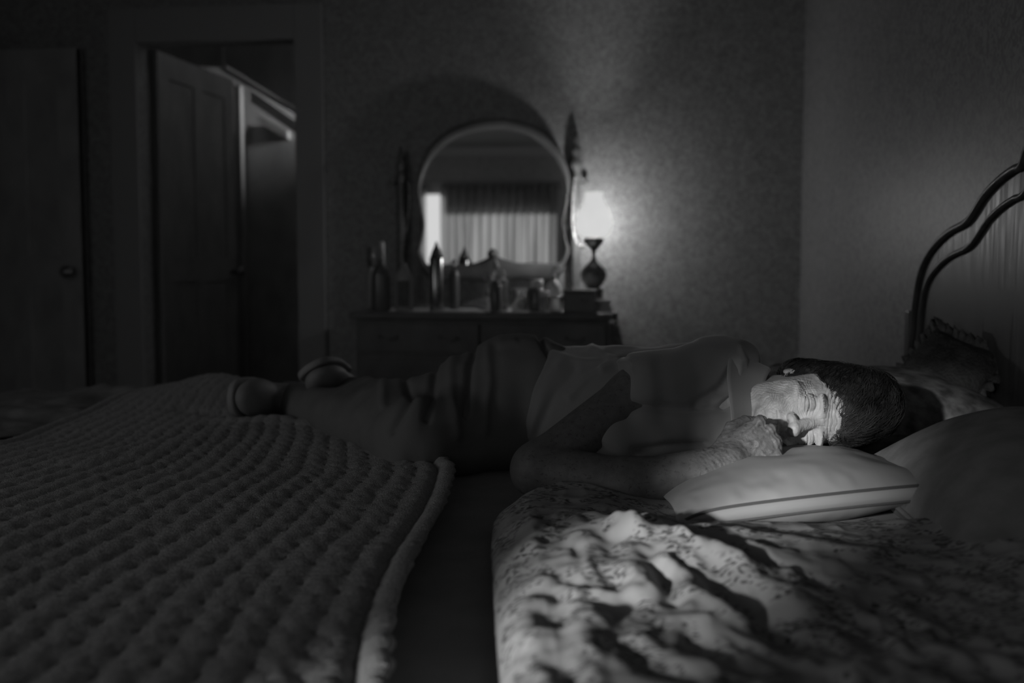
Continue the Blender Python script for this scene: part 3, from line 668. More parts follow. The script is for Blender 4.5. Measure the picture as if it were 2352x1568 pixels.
# ------------------------------------------------------------------ the sleeping person
HS = .93e-3
ho = W(1843, 934, 1.655)
dn = -UP
t15 = R(6); U0 = RGT * math.cos(t15) - FWD * math.sin(t15); F0 = -RGT * math.sin(t15) - FWD * math.cos(t15)
rr = R(14); HF = F0 * math.cos(rr) + dn * math.sin(rr)          # face direction
HU = U0                                                     # chin -> crown
HXv = np.cross(HF, HU); 
if HXv @ UP < 0: HXv = -HXv
sgn = 1
def tohead(P): q = (P - ho) / HS; return np.stack([q @ HXv, q @ HF, q @ HU], -1)
def fromhead(p): p = np.asarray(p, float) * HS; return ho + p[..., 0:1] * HXv + p[..., 1:2] * HF + p[..., 2:3] * HU
def head_sdf(p):
    q = p.copy(); q[..., 0] = np.abs(q[..., 0]); q[..., 2] = np.where(q[..., 2] < 0, q[..., 2] * (1 + .20 * sm(20, 50, q[..., 1])), q[..., 2])
    d = ell(q, (0, -8, 34), (66, 92, 80))
    d = smin(d, ell(q, (0, 26, -22), (59, 60, 76)), 22)
    d = smin(d, ell(q, (0, 40, -72), (45, 42, 36)), 24)
    d = smin(d, ell(q, (0, 70, -97), (19, 16, 15)), 16)
    d = smin(d, ell(q, (43, 54, -30), (21, 22, 15)), 14)
    d = smin(d, ell(q, (25, 78, 17), (24, 10, 8)), 12)
    d = smax(d, -ell(q, (88, 42, 20), (29, 34, 32)), 18)
    d = smax(d, -ell(q, (68, 60, -62), (22, 26, 24)), 22)
    d = smax(d, -ell(q, (31, 99, -1), (20, 18, 14)), 8)
    d = smin(d, ell(q, (31, 74, -2), (15, 13.5, 13.5)), 3.5)
    d = smin(d, ell(q, (32, 80, -17), (13, 5, 5)), 6)          # bag under the eye
    n_p = q.copy(); n_p[..., 0] = p[..., 0]
    d = smin(d, cap(n_p, (0, 83, 12), (-2, 98, -24), 7.5, 10.5), 8)
    d = smin(d, ell(n_p, (-5, 106, -38), (13.5, 14, 13)), 9)
    d = smin(d, ell(n_p, (11.5, 94, -41), (8, 12, 9.5)), 7); d = smin(d, ell(n_p, (-16, 94, -41), (7.5, 11, 9)), 7)
    d = smax(d, -ell(n_p, (4, 102, -54), (3.2, 6, 3.5)), 2); d = smax(d, -ell(n_p, (-12, 102, -54), (3.2, 6, 3.5)), 2)
    d = smax(d, -cap(q, (15, 98, -32), (24, 84, -56), 1.5, 2.5), 5)   # fold beside the nose
    d = smin(d, ell(q, (0, 72, -66), (25, 20, 20)), 12)
    d = smin(d, cap(q, (0, 92, -63), (17, 84, -66), 3.5, 2.5), 4)
    d = smin(d, cap(q, (0, 91, -73), (15, 83, -71), 4, 2.5), 4)
    d = smax(d, -cap(q, (0, 97, -68), (20, 86, -69), 1.2, 1.0), 2)
    d = smin(d, ell(q, (62, -14, -10), (6, 13, 23)), 5)
    d = smax(d, -ell(q, (77, -10, -6), (5, 8, 15)), 4)
    nk = smin(cap(q, (0, -22, -45), (0, -38, -190), 50, 54), cap(q, (22, 18, -80), (8, 20, -190), 14, 12), 20)
    return smin(d, nk, 20)
def wrinkles(p):
    """relief of the aged face in millimetres, p in head coordinates"""
    p = p.copy(); p[:, 2] = np.where(p[:, 2] < 0, p[:, 2] * 1.2, p[:, 2])
    x, y, z = np.abs(p[:, 0]), p[:, 1], p[:, 2]
    front = sm(5, 40, y); r = np.zeros(len(p))
    wz_ = z + 3.0 * vnoise(p / 13, 1) + 0.5 * vnoise(p / 5, 11); wx = x + 3.0 * vnoise(p / 13, 2) + 0.5 * vnoise(p / 5, 12)
    def gv(u, per, seed, brk=1.0, v=None):  # narrow broken furrows; v runs along them
        v = wz_ if v is None else v
        f_ = (.5 + .5 * np.cos(u * 2 * np.pi / per + 2.4 * n2(u / 9, v / 16, seed + 20))) ** 3
        return (.36 - f_) * np.clip(.75 + brk * n2(np.floor(u / per + .5) * 1.7 + seed, v / 15, seed), 0, 1.4)
    # crow's feet from the outer corner of the eye
    dx, dz = wx - 46, wz_ + 4; rad = np.hypot(dx, dz); an = np.arctan2(dz, dx)
    m = sm(2, 7, rad) * (1 - sm(18, 34, rad)) * sm(-.2, .4, np.cos(an + .2)); r += 1.0 * m * gv(an * 22, 10, 1, .6, rad)
    # arcs under the eye, running out over the cheekbone
    rad = np.hypot((wx - 29) / 1.35, wz_ - 1); m = sm(14, 16, rad) * (1 - sm(24, 32, rad)) * (1 - sm(-12, -3, z)); r += .85 * m * gv(rad, 4.0, 2, .6, wx)
    # closed lid line and upper lid fold
    lid = z + 5.5 + .011 * (x - 31) ** 2; m = np.exp(-((x - 31) / 17.0) ** 6)
    r += m * (-3.0 * np.exp(-(lid / 1.1) ** 2) + 1.0 * np.exp(-((lid - 2.6) / 1.5) ** 2) + .7 * np.exp(-((lid + 2.6) / 1.4) ** 2))
    for o_, a_ in ((12.5, 1.8), (16.5, .8)):
        l2_ = wz_ * .5 + z * .5 - o_ + 5 + .016 * (x - 31) ** 2; r += np.exp(-((x - 31) / 20.0) ** 6) * -a_ * np.exp(-(l2_ / 1.2) ** 2)
    # forehead and frown lines
    m = sm(18, 28, z) * (1 - sm(70, 85, z)); r += 1.0 * m * gv(wz_ - .006 * x * x, 7.0, 3, 1, wx)
    r += .55 * m * sm(22, 42, x) * gv(wx * .95 + wz_ * .25, 5.0, 4)
    r += -1.6 * np.exp(-((wx - 6 - .12 * (z - 12)) / 1.3) ** 2) * sm(2, 10, z) * (1 - sm(20, 30, z))
    # outer cheek: furrows running down from the temple to the jaw; inner cheek: slanting fine ones
    mo_ = sm(34, 46, x) * (1 - sm(2, 16, z)); r += 1.0 * mo_ * gv(wx - .30 * (y - 50) + .15 * wz_, 4.4, 5, .8)
    mi_ = sm(14, 22, x) * (1 - sm(34, 46, x)) * (1 - sm(-44, -30, z)); r += 1.2 * mi_ * gv(wx * .75 - wz_ * .6, 3.9, 6, .8, wx * .6 + wz_ * .75)
    r += .45 * (mo_ + mi_) * gv(wz_ + .3 * wx, 4.4, 7, 1, wx)
    # upper lip lines, bridge of the nose
    m = (1 - sm(20, 28, x)) * sm(-92, -84, z) * (1 - sm(-56, -50, z)); r += .7 * m * gv(wx, 4.2, 8)
    r += .7 * (1 - sm(9, 14, x)) * sm(-2, 2, z) * (1 - sm(10, 15, z)) * gv(z, 4.0, 9)
    r *= 1 - .8 * np.exp(-((x / 12.0) ** 4)) * sm(-62, -54, z) * (1 - sm(-12, -4, z))      # smooth nose
    r += .22 * vnoise(p / 2.4, 9) + .5 * vnoise(p / 8, 10)
    return r * front
def head_world(P): return head_sdf(tohead(P)) * HS
corn = fromhead(np.array([[a, b, c_] for a in (-86, 86) for b in (-108, 122) for c_ in (-200, 122)], float))
Vh, Qh = isosurf(head_world, corn.min(0) - .01, corn.max(0) + .01, .00095)
Nh = normals(Vh, Qh); ph_ = tohead(Vh)
Vh = Vh + Nh * (wrinkles(ph_) * .001)[:, None]

# arms, hand, torso and legs of the same body
SH = W(1650, 868, 1.735); MA = W(1462, 910, 1.675); EL = W(1238, 1078, 1.60); MF = W(1450, 1112, 1.53); WR = W(1668, 1068, 1.49)
HY = W(1778, 1001, 1.495) - WR; HL = np.linalg.norm(HY); HY /= HL              # wrist -> knuckles
KX = W(1736, 968, 1.50) - W(1806, 1034, 1.485); KX = KX - HY * (KX @ HY); KX /= np.linalg.norm(KX)   # towards the thumb
HZ = np.cross(KX, HY); 
if HZ @ FWD > 0: HZ = -HZ                                                     # back of the hand, faces the lens
def H(x, y, z): return WR + KX * x * .001 + HY * y * .001 + HZ * z * .001
fingers = []
for x0, y0, L, r in ((29, 80, (34, 22, 18), 9.0), (10, 86, (38, 24, 19), 9.3), (-9, 82, (35, 23, 18), 8.8), (-27, 72, (28, 18, 16), 8.0)):
    fingers.append((x0, y0, L, r))
def hand_sdf(P):
    d = smin(cap(P, EL, MF, .042, .038), cap(P, MF, WR + HY * .008, .038, .027), .02)
    d = smin(d, cap(P, H(0, -30, 0), H(0, 8, 0), .027, .025), .012)
    q = P - WR; x = (q @ KX) * 1000; y = (q @ HY) * 1000; z = (q @ HZ) * 1000; L_ = np.stack([x, y, z], -1)
    palm = ell(L_, (0, 42, -3), (36, 50, 16)); palm = smin(palm, ell(L_, (1, 62, -3), (38, 24, 14)), 10)
    palm = smin(palm, ell(L_, (26, 26, -12), (15, 30, 14)), 10)
    for x0, y0, Ls, r in fingers:
        sp_ = x0 * .06
        k0 = np.array([x0, y0, 0]); d1 = np.array([sp_ * .03, .16, -.98]); d1 /= np.linalg.norm(d1); k1 = k0 + d1 * Ls[0]
        d2 = np.array([0, -.75, -.66]); d2 /= np.linalg.norm(d2); k2 = k1 + d2 * Ls[1]
        d3 = np.array([0, -.95, .30]); d3 /= np.linalg.norm(d3); k3 = k2 + d3 * Ls[2]
        f_ = smin(cap(L_, k0, k1, r * 1.08, r * .95), smin(cap(L_, k1, k2, r * .95, r * .86), cap(L_, k2, k3, r * .86, r * .72), 1.5), 1.5)
        f_ = smin(f_, ell(L_, k0 + (0, -1, 4.0), (r * .98, r * 1.1, r * 1.05)), 3)     # knuckle
        f_ = smin(f_, ell(L_, k1 + (0, .5, 0), (r * 1.02,) * 3), 3)
        palm = smin(palm, f_, 3.2)
        palm = smin(palm, cap(L_, (x0 * .35, 12, 9), k0 + (0, -3, 10), 1.8, 2.4), 4)     # tendon
    for a_, b_ in (((18, 20, 11), (4, 62, 13.5)), ((-14, 18, 10), (2, 58, 13.5)), ((-20, 30, 11), (-18, 66, 12))):
        palm = smin(palm, cap(L_, a_, b_, 1.3, 1.6), 3)       # veins
    t0, t1, t2, t3 = (26, 14, -10), (44, 42, -20), (43, 68, -32), (34, 84, -42)
    th = smin(cap(L_, t0, t1, 13, 10.5), smin(cap(L_, t1, t2, 10.5, 9.5), cap(L_, t2, t3, 9.5, 7.5), 2), 3)
    palm = smin(palm, th, 7)
    return smin(d, palm * .001, .010)
def arm_sdf(P):
    return smin(smin(smin(cap(P, SH, MA, .046, .046), cap(P, MA, EL, .046, .042), .02), ell(P, EL, (.042, .042, .042)), .02), hand_sdf(P), .006)
pts = np.array([SH, EL, WR, H(0, 110, -50), H(0, 110, 30), H(50, 60, -50)])
Vn, Qn = isosurf(arm_sdf, pts.min(0) - .065, pts.max(0) + .065, .0016)
Nn = normals(Vn, Qn)
q = Vn - WR; hl = np.stack([q @ KX, q @ HY, q @ HZ], -1) * 1000
inh = sm(-60, 0, hl[:, 1])
Vn = Vn + Nn * (.001 * inh * (.55 * vnoise(hl / 5, 1) + .5 * vnoise(hl / 2.4, 2) + .5 * np.cos(hl[:, 1] * 2 * np.pi / 6 + 2 * vnoise(hl / 9, 3)) * sm(72, 80, hl[:, 1])
                         + .3 * np.cos(hl[:, 1] * 2 * np.pi / 6 + 4 * vnoise(hl / 11, 7)) * (1 - sm(6, 22, hl[:, 1]))))[:, None]

CH = W(1600, 965, 1.87); WA = W(1400, 965, 1.95); HP = W(1195, 932, 2.03)
K1 = W(915, 960, 1.98); K2 = W(960, 1012, 1.82); A1 = W(790, 902, 2.42); A2 = W(672, 924, 2.40)
NECK = fromhead(np.array([0, -35, -170.0]))
def torso_sdf(P):
    d = cap(P, CH, WA, .128, .105); d = smin(d, cap(P, WA, HP, .105, .112), .06)
    d = smin(d, cap(P, CH, NECK, .09, .052), .05); d = smin(d, ell(P, SH, (.06, .06, .06)), .05)
    d = smin(d, cap(P, W(1640, 1000, 1.72), W(1390, 1015, 1.68), .055, .048), .04)
    d = smin(d, cap(P, HP + UP * .03, K1, .085, .055), .05); d = smin(d, cap(P, K1, A1, .052, .034), .03)
    d = smin(d, cap(P, HP - UP * .05, K2, .085, .055), .05); d = smin(d, cap(P, K2, A2, .052, .034), .03)
    return d
pts = np.array([CH, WA, HP, K1, K2, A1, A2, NECK, SH])
Vt, Qt = isosurf(torso_sdf, pts.min(0) - .16, pts.max(0) + .16, .007)
# one continuous body mesh
Vb = np.concatenate([Vh, Vn, Vt]); Qb = np.concatenate([Qh, Qn + len(Vh), Qt + len(Vh) + len(Vn)])
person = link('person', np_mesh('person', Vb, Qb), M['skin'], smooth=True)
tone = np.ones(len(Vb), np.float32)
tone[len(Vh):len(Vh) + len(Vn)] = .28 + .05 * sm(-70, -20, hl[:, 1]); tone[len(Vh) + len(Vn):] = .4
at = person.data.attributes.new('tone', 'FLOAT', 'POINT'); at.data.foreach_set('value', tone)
tag(person, 'person asleep on one side, hand at the chin, in pale blouse and dark trousers', 'person')

# hair
def hair_sdf(P):
    p = tohead(P); q = p.copy(); q[..., 0] = np.abs(q[..., 0])
    d = ell(q, (0, -16, 56), (72, 97, 98)); d = smin(d, ell(q, (0, -30, 2), (75, 64, 60)), 20)
    d = smin(d, ell(q, (0, -20, 128), (58, 64, 48)), 24)
    d = d + 2.5 * vnoise(p / 24, 6)
    # cut the face opening
    hl_ = 43 + 4 * np.cos(p[..., 0] / 9) + 4 * vnoise(p / 7, 3) - .0018 * np.clip(q[..., 0] - 10, 0, 99) ** 2 * 3
    fc = np.maximum(q[..., 2] - hl_ - .10 * (q[..., 0]), 0) * 0
    cut = np.minimum(np.minimum(q[..., 1] - 6 + .05 * q[..., 2], hl_ - q[..., 2] + .32 * np.maximum(q[..., 0] - 20, 0) * -1 + 6), 1e3)
    return smax(smax(d, cut, 5), -32 + 6 * vnoise(p / 9, 8) - p[..., 2], 8) * HS
corn = fromhead(np.array([[a, b, c_] for a in (-100, 100) for b in (-125, 95) for c_ in (-95, 160)], float))
V2, Q2 = isosurf(hair_sdf, corn.min(0), corn.max(0), .0022)
V2 = relax(V2, Q2, 2); N2 = normals(V2, Q2); hp_ = tohead(V2)
V2 = V2 + N2 * (.0018 * vnoise(np.stack([hp_[:, 0] / 5, hp_[:, 1] / 26, hp_[:, 2] / 26], -1), 4) + .0012 * vnoise(hp_ / 4, 5))[:, None]
hair = link('hair', np_mesh('hair', V2, Q2), M['hair'], person, smooth=True)
# loose strands combed over the cap
def sproj(P, off):
    for _ in range(3):
        d = hair_sdf(P); e = 1e-3
        g = np.stack([hair_sdf(P + np.eye(3)[k] * e) - d for k in range(3)], -1) / e; g /= np.linalg.norm(g, axis=1)[:, None] + 1e-9
        P = P - g * (d - off)[:, None]
    return P, g
ns_ = 4200
seed_i = rng.integers(0, len(V2), ns_); hpS = tohead(V2[seed_i]); keep = (hpS[:, 1] > -70)
P = V2[seed_i][keep]; off = rng.uniform(.0004, .004, len(P)); lines = []
wh = fromhead(np.array([0, -60, 130.0])); jit = rng.normal(0, .35, (len(P), 3))
for s_ in range(7):
    P, g = sproj(P, off); lines.append(P.copy())
    t = (P - wh); t /= np.linalg.norm(t, axis=1)[:, None]; t = t + jit * .7 + HF * .35 - HXv * .25; t -= g * (t * g).sum(1)[:, None]; t /= np.linalg.norm(t, axis=1)[:, None] + 1e-9
    P = P + t * .0062; off = off + rng.uniform(-.0002, .0005, len(P))
Ls = np.stack(lines, 1); Vs = []; Qs = []
nL, nK = Ls.shape[:2]
T_ = np.gradient(Ls, axis=1); T_ /= np.linalg.norm(T_, axis=2)[..., None] + 1e-9
u_ = np.cross(T_, FWD); u_ /= np.linalg.norm(u_, axis=2)[..., None] + 1e-9; v_ = np.cross(T_, u_)
rad = (.00030 * np.array([1, 1, 1, .9, .8, .6, .25]))[None, :, None]
ring = np.stack([Ls + rad * (u_ * math.cos(a) + v_ * math.sin(a)) for a in (0, 2.094, 4.189)], 2)       # nL,nK,3,3
base = np.arange(nL * nK * 3).reshape(nL, nK, 3)
for k in range(3): Qs.append(np.stack([base[:, :-1, k], base[:, :-1, (k + 1) % 3], base[:, 1:, (k + 1) % 3], base[:, 1:, k]], -1).reshape(-1, 4))
link('hair_strands', np_mesh('hair_strands', ring.reshape(-1, 3), np.concatenate(Qs)), M['strand'], person, smooth=True)
# eyelashes and brow hairs
def hairs(name, specs, m, r=.00016):
    V = []; Q = []
    for a, b in specs:
        mid = (np.asarray(a) + b) / 2 + (np.asarray(b) - a)[[1, 2, 0]] * .0; v, q_ = tube_geo([a, mid, b], [r, r * .8, r * .2], 3); Q += [tuple(k + len(V) for k in t) for t in q_]; V += list(v)
    return link(name, np_mesh(name, V, Q), m, person, smooth=True)
for s_ in (-1, 1):
    sp_ = []
    for k in range(26):
        x = 31 + (k / 25 - .5) * 24; z = -5.5 - .011 * (x - 31) ** 2; y = 74 + 13 * math.sqrt(max(0, 1 - ((x - 31) / 16) ** 2 - ((z + 2) / 15) ** 2))
        sp_.append((fromhead(np.array([s_ * x, y, z * .85])), fromhead(np.array([s_ * (x + (x - 31) * .12), y + 4.0, z * .85 - 4.0 + random.uniform(-1, 1)]))))
    hairs('eyelashes', sp_, M['lash'])
for s_ in (-1, 1):
    sp_ = []
    for k in range(90):
        x = random.uniform(14, 46); z = 20 + .15 * (x - 14) - .008 * (x - 14) ** 2 + random.uniform(-2, 2)
        P0 = fromhead(np.array([s_ * x, 95, z])); 
        for _ in range(12):
            P0 = P0 - HF * float(head_world(P0[None])[0]) * .9
        sp_.append((P0 - HF * .0008, P0 + fromhead(np.array([s_ * 5, 1.6, random.uniform(-.5, 2)])) - ho))
    hairs('eyebrow', sp_, M['strand'], .00012)

# blouse
HEM_A = W(1262, 797, 1.98); HEM_B = W(1168, 1092, 1.80); hn = np.cross(HEM_B - HEM_A, FWD); hn /= np.linalg.norm(hn)
if hn @ RGT > 0: hn = -hn                                                  # points to the feet
SL = W(1442, 880, 1.66); 
S2 = W(1665, 985, 1.69); S3 = W(1385, 1010, 1.66)
def blouse_sdf(P):
    d = cap(P, CH, WA, .142, .128); d = smin(d, cap(P, WA, HP, .128, .135), .06)
    d = smin(d, cap(P, CH, W(1700, 960, 1.80), .13, .085), .05)
    d = smax(d, (P - HEM_A) @ hn, .004)
    sl = cap(P, W(1668, 868, 1.72), W(1470, 893, 1.675), .064, .064); sl = smin(sl, ell(P, W(1655, 850, 1.72), (.07, .07, .055)), .03)
    sl = smax(sl, (P - SL) @ RGT * -1, .004)
    d = smin(d, sl, .018)
    d = smin(d, cap(P, W(1478, 940, 1.665), W(1650, 935, 1.72), .047, .055), .02)
    lo = cap(P, S2, S3, .066, .058); lo = smin(lo, ell(P, W(1395, 1020, 1.66), (.06, .06, .05)), .03)
    d = smin(d, lo, .022)
    return smax(d, (P - W(1726, 900, 1.75)) @ RGT, .01)
pts = np.array([CH, WA, HP, SH, S2, S3, W(1710, 900, 1.7)])
V3, Q3 = isosurf(blouse_sdf, pts.min(0) - .18, pts.max(0) + .17, .0035)
V3 = relax(V3, Q3, 1); N3 = normals(V3, Q3)
def wl(pts, d): return [W(a, b, d_) for (a, b), d_ in zip(pts, d if hasattr(d, '__len__') else [d] * len(pts))]
def creasepx(V, N, items, facing=True):
    """folds placed by where they run on the cloth as seen from the bed side; only the near-facing side is shaped"""
    q = V - CAM; dep = q @ FWD; sx = 1176 + F * (q @ RGT) / dep; sy = 784 - F * (q @ UP) / dep; P2_ = np.stack([sx, sy], -1)
    for pts, wd, am in items: V = V + N * (am * np.exp(-(poly_d2(P2_, pts) / wd) ** 2))[:, None]
    return V
def poly_d2(P, pts):
    d = np.full(len(P), 1e4)
    for a, b in zip(pts, pts[1:]): d = np.minimum(d, segd(P, a, b))
    return d
V3 = creasepx(V3, N3, [
    ([(1290, 830), (1250, 900), (1215, 1010)], 14, .006), ([(1320, 850), (1275, 905), (1235, 990)], 10, -.005), ([(1400, 840), (1345, 870), (1310, 910)], 10, .006),
    ([(1440, 830), (1385, 850)], 7, .008), ([(1360, 800), (1440, 850)], 9, .007), ([(1270, 808), (1340, 830), (1430, 832)], 8, .005),
    ([(1660, 935), (1560, 938), (1450, 932)], 9, -.010), ([(1700, 830), (1690, 880), (1650, 925)], 12, .010), ([(1690, 900), (1700, 960), (1660, 1010)], 14, .012),
    ([(1680, 850), (1660, 890), (1600, 925)], 9, -.008), ([(1640, 905), (1600, 925), (1640, 935)], 6, .004), ([(1700, 800), (1712, 840), (1715, 880)], 5, .004),
    ([(1460, 1035), (1540, 1022), (1620, 1020)], 8, -.012), ([(1470, 1050), (1540, 1062), (1610, 1052)], 7, .004), ([(1330, 1000), (1400, 1040), (1460, 1090)], 12, -.006),
    ([(1300, 1060), (1400, 1055), (1500, 1085)], 10, .005), ([(1520, 1100), (1600, 1050), (1650, 1030)], 7, .006), ([(1450, 1085), (1560, 1075), (1640, 1050)], 6, -.006)])
hp3 = V3 * 1.0
V3 = V3 + N3 * (.0035 * vnoise(V3 * [14, 14, 22], 3) + .002 * vnoise(V3 * [40, 30, 18], 4))[:, None]
blouse = link('blouse', np_mesh('blouse', V3, Q3), M['blouse'], person, smooth=True)
# collar standing round the neck
na = fromhead(np.array([0, -34, -118.0])); nb = fromhead(np.array([0, -37, -178.0])); nd = (na - nb) / np.linalg.norm(na - nb)
e1 = np.cross(nd, UP); e1 /= np.linalg.norm(e1); e2 = np.cross(nd, e1)
Vc = []; nA, nB = 90, 12
ca = math.atan2(UP @ e2, UP @ e1)
for i_ in range(nA):
    u_ = i_ / (nA - 1) * 2 - 1; a = ca + .35 + u_ * 1.75
    for j_ in range(nB):
        t = j_ / (nB - 1); r_ = .056 + .030 * t + .002 * math.sin(5 * a + 2 * t)
        Vc.append(nb + nd * (.045 + (.070 - .025 * abs(u_)) * (1 - t) + .004 * math.sin(a * 3)) + (e1 * math.cos(a) + e2 * math.sin(a)) * r_)
Qc = [(i_ * nB + j_, (i_ + 1) * nB + j_, (i_ + 1) * nB + j_ + 1, i_ * nB + j_ + 1) for i_ in range(nA - 1) for j_ in range(nB - 1)]
solid(link('collar', np_mesh('collar', Vc, Qc), M['blouse'], blouse, smooth=True), .003)
# trousers
def tr_sdf(P):
    d = ell(P, HP, (.15, .128, .128)); d = smin(d, cap(P, WA, HP, .112, .126), .05)
    d = smin(d, cap(P, HP + UP * .02, K1, .105, .070), .06); d = smin(d, cap(P, K1, A1, .066, .046), .035)
    d = smin(d, cap(P, HP - UP * .04, K2, .105, .072), .06); d = smin(d, cap(P, K2, A2, .070, .050), .035)
    return d
pts = np.array([WA, HP, K1, K2, A1, A2])
V4, Q4 = isosurf(tr_sdf, pts.min(0) - .17, pts.max(0) + .17, .0045)
V4 = relax(V4, Q4, 1); N4 = normals(V4, Q4)
V4 = creasepx(V4, N4, [([(1240, 770), (1250, 800), (1275, 830)], 6, -.010), ([(1085, 790), (1078, 850), (1070, 950)], 8, -.012), ([(1150, 790), (1180, 785)], 10, .006), ([(1000, 840), (995, 890), (980, 960)], 9, -.012),
                         ([(1040, 820), (1035, 900), (1050, 1000)], 12, .008), ([(930, 870), (945, 920), (900, 990)], 9, -.010), ([(880, 880), (880, 930)], 10, .007), ([(1120, 800), (1125, 880), (1110, 990)], 12, .007)])
V4 = V4 + N4 * (.004 * vnoise(V4 * [34, 20, 12], 6) + .003 * vnoise(V4 * 20, 7))[:, None]
link('trousers', np_mesh('trousers', V4, Q4), M['trousers'], person, smooth=True)
# shoes: toe towards the lens, sole turned to the foot of the bed
def shoe(heel, toe, soledir, s):
    L = toe - heel; ln = np.linalg.norm(L); L = L / ln; D = soledir - L * (soledir @ L); D /= np.linalg.norm(D); Wd = np.cross(L, D)
    def loc(P): q = P - heel; return np.stack([q @ L, q @ Wd, q @ D], -1) * (.25 / ln)
    def up_(P):
        p = loc(P); d = ell(p, (.055, 0, -.02), (.06, .038, .05)); d = smin(d, ell(p, (.16, 0, .0), (.095, .046, .034)), .03)
        d = smin(d, ell(p, (.03, 0, -.055), (.04, .034, .05)), .03); return smax(d, p[:, 2] - .022, .004)
    def sole_(P):
        p = loc(P); hw_ = .043 - .006 * np.cos((p[:, 0] - .02) / .25 * 2 * np.pi); d = np.hypot(np.maximum(np.abs(p[:, 0] - .125) - .085, 0), np.abs(p[:, 1])) - hw_
        return smax(d, np.abs(p[:, 2] - .028) - .008, .003)
    pp = np.array([heel, toe])
    for nm, f, m in (('shoe_upper', up_, M['shoe']), ('shoe_sole', sole_, M['sole'])):
        v, q_ = isosurf(f, pp.min(0) - .11, pp.max(0) + .11, .003); v = relax(v, q_, 1)
        if nm == 'shoe_upper': o = link('shoe', np_mesh('shoe', v, q_), m, person, smooth=True)
        else: link(nm, np_mesh(nm, v, q_), m, o, smooth=True)
shoe(W(660, 916, 2.44), W(552, 912, 2.20), W(400, 900, 2.35) - W(560, 905, 2.35), 1)
shoe(W(800, 884, 2.46), W(722, 866, 2.22), W(640, 700, 2.5) - W(700, 860, 2.35), 1)

# ------------------------------------------------------------------ dresser
DY0, DY1 = 4.05, 4.57
ZT = float((ony(800, 715, DY0)[2] + ony(1412, 722, DY0)[2]) / 2)
dx0 = ony(800, 715, DY0)[0]; dx1 = ony(1413, 722, DY0)[0]; dcx = (dx0 + dx1) / 2
dr = empty('dresser', (dcx, (DY0 + DY1) / 2, 0), 'dark wooden dresser with bottles and lamp on top by the far wall', 'dresser')
hw_ = (dx1 - dx0) / 2; hd = (DY1 - DY0) / 2
box('dresser_top', (-hw_, hw_, -hd, hd, ZT - .028, ZT), M['wood'], dr, bevel=.006)
box('dresser_case', (-hw_ + .025, hw_ - .025, -hd + .03, hd - .01, .1, ZT - .029), M['wood'], dr, bevel=.003)
for z0, z1 in ((ZT - .17, ZT - .045), (ZT - .38, ZT - .19), (ZT - .6, ZT - .4)):
    for s_ in (-1, 1):
        xa, xb = (-hw_ + .04, -.008) if s_ < 0 else (.008, hw_ - .04)
        dw = box('drawer', (xa, xb, -hd + .014, -hd + .029, z0, z1), M['wood'], dr, bevel=.004)
        for fx in (.25, .75):
            P = [(xa + (xb - xa) * fx - .035, -hd + .012, (z0 + z1) / 2 + .008), (xa + (xb - xa) * fx - .03, -hd - .008, (z0 + z1) / 2), (xa + (xb - xa) * fx, -hd - .012, (z0 + z1) / 2 - .008), (xa + (xb - xa) * fx + .03, -hd - .008, (z0 + z1) / 2), (xa + (xb - xa) * fx + .035, -hd + .012, (z0 + z1) / 2 + .008)]
            tube('drawer_handle', spline(P, 4), .003, M['brass'], dw, 6)
for sx in (-1, 1):
    for sy in (-1, 1): lathe('dresser_leg', [(0, 0), (.018, 0), (.03, .05), (.02, .08), (.03, .1), (0, .1)], M['wood'], dr, loc=(sx * (hw_ - .06), sy * (hd - .06), 0), n=20)

# lace runner hanging a little over the right end
X, Y = np.meshgrid(np.linspace(dx0 + .1, dx1 - .004, 150), np.linspace(DY0 + .01, DY1 - .12, 40), indexing='ij')
Z = ZT + .0035 + .0012 * n2(X * 40, Y * 40, 5)
ex = np.linspace(0, 1, 16)[:, None]; 
Xh = np.repeat(dx1 + .006 + .006 * np.sin(np.linspace(0, 25, 40))[None], 16, 0); Zh = ZT + .003 - ex * (.05 + .012 * np.cos(np.linspace(0, 60, 40)))[None]; Yh = np.repeat(Y[:1], 16, 0)
V, Q = grid(np.concatenate([X, Xh]), np.concatenate([Y, Yh]), np.concatenate([Z, Zh]))
tag(solid(link('lace_runner', np_mesh('lace_runner', V, Q), M['lace'], smooth=True), .0015), 'pale lace runner laid along the dresser top', 'runner')
ZO = ZT + .0052

# mirror in its posts
MY = 4.545
def mp(px_, py_): p = ony(px_, py_, MY); return p[0], p[2]
mcx, _ = mp(1128, 450)
mi = empty('dresser_mirror', (mcx, MY, ZT), 'arched dresser mirror in dark frame between turned posts reflecting a curtain', 'mirror')
def mo(px_, py_): a, b = mp(px_, py_); return (a - mcx, b - ZT)
C0 = 1132
outer = [(0, 272), (55, 278), (105, 298), (147, 334), (170, 378), (178, 420), (173, 462), (162, 510), (168, 548), (176, 578), (166, 606), (155, 632), (120, 646), (70, 640), (0, 648)]
inner = [(0, 297), (48, 301), (95, 319), (134, 352), (158, 392), (168, 432), (166, 470), (160, 512), (164, 545), (168, 570), (160, 594), (146, 606), (100, 603), (60, 604), (30, 597), (0, 588)]
def closed(pts):
    r_ = [mo(C0 + a, b) for a, b in pts]; l_ = [mo(C0 - a * .98, b + 3) for a, b in pts[::-1][1:-1]]
    return spline([np.array(p) for p in r_ + l_], 6, True)
def resample(c, n):
    c = np.vstack([c, c[:1]]); s = np.concatenate([[0], np.cumsum(np.linalg.norm(np.diff(c, axis=0), axis=1))]); t = np.linspace(0, s[-1], n, endpoint=False)
    return np.stack([np.interp(t, s, c[:, k]) for k in range(2)], 1)
oo = closed(outer); ii = closed(inner)
n_ = 220; co_ = ii.mean(0)
an = lambda c: np.unwrap(np.arctan2(c[:, 1] - co_[1], c[:, 0] - co_[0]))
